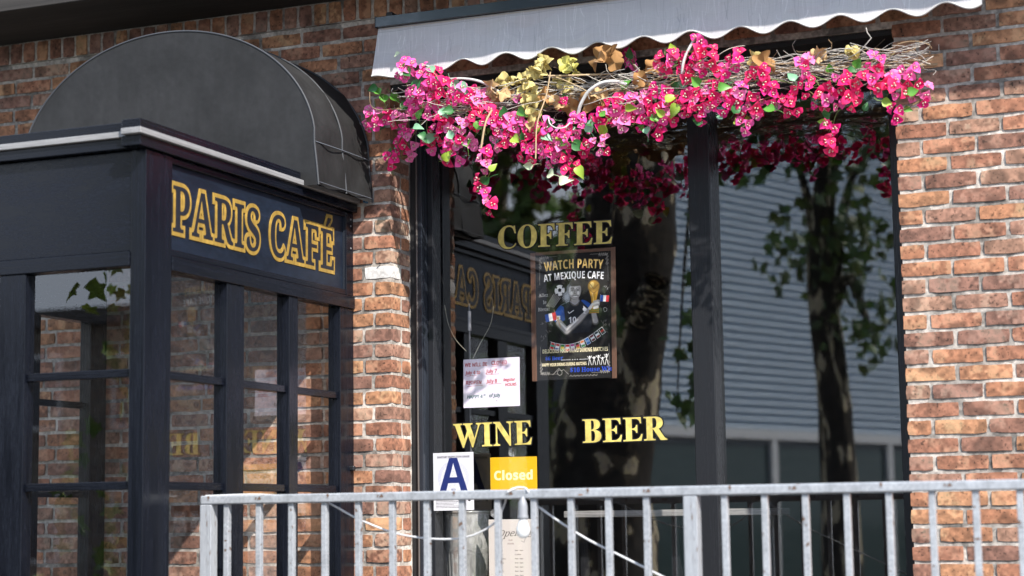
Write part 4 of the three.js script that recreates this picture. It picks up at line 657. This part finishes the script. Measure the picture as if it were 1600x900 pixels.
function crownGeo(blobs, perBlob, size, tone) {
  const pos = [], col = [], outline = [[0, 0], [0.32, 0.05], [0.25, 0.3], [0.5, 0.48], [0.2, 0.6], [0, 1], [-0.2, 0.6], [-0.5, 0.48], [-0.25, 0.3], [-0.32, 0.05]];
  const q = new THREE.Quaternion(), e = new THREE.Euler(), v = new THREE.Vector3();
  for (const [x, y, z, rx, ry, rz] of blobs) for (let i = 0; i < perBlob * rx * ry; i++) {
    const a = rr(0, 6.283), c = rr(-1, 1), s = Math.sqrt(1 - c * c), d = Math.pow(rnd(), 0.5);
    const px = x + Math.cos(a) * s * d * rx, py = y + c * d * ry, pz = z + Math.sin(a) * s * d * rz, L = size * rr(0.6, 1.25);
    q.setFromEuler(e.set(rr(-1.2, 1.2), rr(0, 6.28), rr(1.8, 4.5)));
    const k = rr(0.55, 1.3), g = [tone[0] * k * rr(0.8, 1.3), tone[1] * k, tone[2] * k];
    const pts = outline.map(([u, w]) => v.set(u * L, w * L, -0.25 * L * Math.abs(u) - 0.15 * L * w * w).applyQuaternion(q).toArray().map((t, m) => t + [px, py, pz][m]));
    const mid = v.set(0, 0.42 * L, 0).applyQuaternion(q).toArray().map((t, m) => t + [px, py, pz][m]);
    for (let m = 0; m < pts.length; m++) { pos.push(...mid, ...pts[m], ...pts[(m + 1) % pts.length]); for (let w = 0; w < 3; w++) col.push(...g); }
  }
  const g = new THREE.BufferGeometry(); g.setAttribute('position', new THREE.Float32BufferAttribute(pos, 3)); g.setAttribute('color', new THREE.Float32BufferAttribute(col, 3)); g.computeVertexNormals(); return g;
}
const foliage = phy(0xffffff, 0.6, { vertexColors: true, transmission: 0.4, thickness: 0 });
{
  const o = thing('plane_tree', 'broad street tree trunk with patchy bark mirrored behind BEER', 'tree');
  part('trunk', limbGeo([[-1.62, -0.55, 4.55], [-1.5, 1.2, 4.5], [-1.38, 1.9, 4.5], [-1.25, 3.3, 4.5], [-1.15, 4.6, 4.6]], [0.5, 0.42, 0.35, 0.33, 0.26], 20), bark, o);
  part('limb', limbGeo([[-1.2, 3.9, 4.5], [-1.9, 4.8, 4.8], [-2.8, 5.6, 5.2]], [0.16, 0.1, 0.05]), bark, o);
  part('limb', limbGeo([[-1.15, 4.3, 4.6], [-0.6, 5.2, 5.0], [-0.2, 6.2, 5.6]], [0.16, 0.11, 0.05]), bark, o);
  part('limb_stub', limbGeo([[-1.2, 2.35, 4.4], [-1.02, 2.5, 4.25], [-0.93, 2.62, 4.15]], [0.15, 0.12, 0.09]), bark, o);
  part('hanging_branch', limbGeo([[-0.9, 4.6, 4.8], [-0.75, 3.6, 4.5], [-0.78, 2.6, 4.3], [-0.82, 1.7, 4.2]], [0.03, 0.018, 0.01, 0.004], 6), bark, o);
  part('hanging_branch', limbGeo([[-1.1, 4.2, 4.2], [-1.1, 3.2, 3.8], [-1.15, 2.3, 3.75]], [0.025, 0.014, 0.005], 6), bark, o);
  part('crown', crownGeo([[-1.3, 6.3, 5.4, 2.3, 1.3, 1.8], [-3.0, 6.2, 5.6, 1.6, 1.1, 1.4], [0.1, 6.5, 5.8, 1.4, 1.0, 1.2], [-0.68, 3.2, 4.4, 0.12, 0.3, 0.15]], 150, 0.17, [0.075, 0.15, 0.032]), foliage, o);
  part('low_leaves', crownGeo([[-0.62, 2.75, 4.3, 0.1, 0.3, 0.2], [-0.70, 2.2, 4.2, 0.16, 0.28, 0.2], [-0.72, 1.8, 4.2, 0.16, 0.16, 0.2], [-1.08, 2.38, 3.75, 0.2, 0.12, 0.15]], 560, 0.13, [0.085, 0.17, 0.03]), foliage, o);
}
for (const [x, z, h, lab, blobs, tone] of [
  [-4.4, 9.5, 3.6, 'leafy street tree mirrored above the reflected café sign', [[-5.4, 4.2, 9.4, 0.8, 0.7, 0.8], [-4.7, 5.3, 9.4, 0.7, 0.4, 0.6], [-3.4, 5.5, 9.4, 0.8, 0.5, 0.6], [-4.4, 3.3, 9.4, 0.7, 0.3, 0.5], [-4.75, 4.35, 9.2, 0.5, 0.5, 0.5], [-4.2, 3.85, 9.3, 0.42, 0.32, 0.4], [-3.7, 3.5, 9.3, 0.45, 0.25, 0.4], [-3.45, 4.75, 9.4, 0.3, 0.28, 0.3], [-4.3, 4.8, 9.5, 0.3, 0.2, 0.3], [-3.95, 4.3, 9.3, 0.26, 0.26, 0.3], [-3.42, 4.05, 9.3, 0.2, 0.2, 0.2], [-3.7, 3.68, 9.3, 0.36, 0.2, 0.3], [-4.6, 6.9, 9.6, 1.6, 0.8, 1.2]], [0.17, 0.25, 0.05]],
  [-2.95, 7.0, 1.5, 'small bushy street tree mirrored behind the poster', [[-2.35, 2.5, 6.8, 0.55, 0.5, 0.5], [-3.1, 2.7, 6.7, 0.6, 0.6, 0.5], [-2.75, 3.3, 7.0, 0.45, 0.3, 0.4], [-2.0, 2.9, 6.9, 0.3, 0.25, 0.3]], [0.12, 0.2, 0.035]],
  [-0.7, 8.4, 3.4, 'young street tree mirrored in the narrow right window pane', [[-0.6, 3.4, 8.4, 0.8, 0.6, 0.7], [-0.2, 4.4, 8.5, 0.9, 0.6, 0.7], [-1.1, 4.6, 8.3, 0.7, 0.6, 0.6], [-0.3, 2.6, 8.3, 0.5, 0.35, 0.5]], [0.1, 0.17, 0.035]],
  [-6.9, 13.6, 4, 'pale sunlit street tree across the road', [[-7.4, 4.6, 13.6, 0.8, 0.6, 0.8], [-5.9, 6.6, 13.8, 1.0, 0.6, 0.8], [-8.1, 6, 13.4, 1.2, 0.8, 1.0]], [0.2, 0.24, 0.07]]]) {
  const o = thing('street_tree', lab, 'tree');
  part('trunk', limbGeo([[x, -0.6, z], [x + 0.05, h * 0.5, z], [x - 0.05, h, z], [x + 0.2, h + 1.6, z]], [0.2, 0.16, 0.13, 0.06]), bark, o);
  for (const b of blobs) part('limb', limbGeo([[x, h * 0.8, z], [(x + b[0]) / 2, (h + b[1]) / 2 + 0.1, (z + b[2]) / 2], [b[0], b[1], b[2]]], [0.07, 0.05, 0.02], 7), bark, o);
  part('crown', crownGeo(blobs, z < 9 ? 460 : z < 10 ? 900 : 330, z < 9 ? 0.15 : 0.2, tone), foliage, o);
}
for (const [x, z, s, lab] of [[-2.35, 4.0, 0.85, 'leafy kerbside shrub seen through vestibule panes'], [-3.3, 6.6, 1.2, 'larger leafy shrub further along the kerb behind vestibule'], [-3.6, 1.4, 0.9, 'green shrub against the brick wall past the vestibule']]) {
  const o = thing('shrub', lab, 'shrub');
  part('stem', limbGeo([[x, -0.55, z], [x + 0.04, 0.4, z], [x, 1.2, z]], [0.06, 0.05, 0.02], 8), bark, o);
  part('foliage', crownGeo([[x, 1.0, z, 0.7 * s, 0.9 * s, 0.6 * s], [x + 0.3 * s, 1.7, z, 0.55 * s, 0.6 * s, 0.5 * s], [x, 2.3, z, 0.5 * s, 0.55 * s, 0.5 * s], [x - 0.3 * s, 0.3, z, 0.6 * s, 0.6 * s, 0.5 * s]], 260, 0.12, [0.2, 0.32, 0.04]), foliage, o);
}
{ // pale corrugated building standing at an angle across the road
  const o = thing('corrugated_building', 'pale blue corrugated building across the street mirrored beside mullion', 'building', [-1.4, -0.6, 22.66]);
  o.rotation.y = R(110); // local z faces down the street towards the window
  const L = 9, prof = [], n = 82; for (let i = 0; i <= n * 6; i++) { const y = 2.75 + i / 6 * 0.11; prof.push([y, 0.034 * Math.sin(i / 6 * 6.2832)]); }
  const pos = [], idx = []; prof.forEach(([y, z]) => { pos.push(0, y, z, L, y, z); }); for (let i = 0; i < prof.length - 1; i++) { const a = i * 2; idx.push(a, a + 1, a + 2, a + 1, a + 3, a + 2); }
  const g = new THREE.BufferGeometry(); g.setAttribute('position', new THREE.Float32BufferAttribute(pos, 3)); g.setIndex(idx); g.computeVertexNormals();
  part('siding', g, std(lin(0.50, 0.60, 0.70), 0.5, { metalness: 0.1 }), o);
  part('wall', bx(0.02, L - 0.02, 0, 11.7, -0.45, -0.05), std(lin(0.3, 0.32, 0.34), 0.9), o);
  part('trim_band', bx(0, L, 2.62, 2.75, -0.04, 0.05, 0.005), std(lin(0.72, 0.73, 0.74), 0.6), o);
  const tm = std(lin(0.72, 0.73, 0.74), 0.6); for (let x = 0; x <= L; x += 1.5) part('window_post', bx(x, x + 0.14, 0.1, 2.615, -0.03, 0.04, 0.004), tm, o);
  for (let x = 0; x < L - 1; x += 1.5) part('pane', new THREE.PlaneGeometry(1.36, 2.4).translate(x + 0.82, 1.35, -0.02), phy(lin(0.04, 0.07, 0.07), 0.08, {}), o);
  part('corner_trim', bx(L, L + 0.06, 0, 11.7, -0.04, 0.05), tm, o);
}
{ // low row house far behind the trees
  const o = thing('row_house', 'low buff brick row house far across the street', 'house', [-15, -0.6, 24]);
  part('wall', bx(-9, 9, 0, 5.2, 0, 6), std(lin(0.42, 0.35, 0.28), 0.9, { map: rep(brickTex[2], 20, 6) }), o);
  part('roof', bx(-9.2, 9.2, 5.2, 5.5, -0.2, 6.2), std(lin(0.12, 0.11, 0.1), 0.9), o);
  for (let x = -8; x < 8; x += 2.2) for (const y of [0.9, 3.3]) { const w = part('window', bx(x, x + 1.1, y, y + 1.4, -0.04, 0.02), std(lin(0.7, 0.69, 0.66), 0.6), o); part('pane', new THREE.PlaneGeometry(0.94, 1.24).rotateY(Math.PI).translate(x + 0.55, y + 0.7, -0.045), phy(lin(0.03, 0.04, 0.05), 0.08), w); }
}

renderer.render(scene, camera);
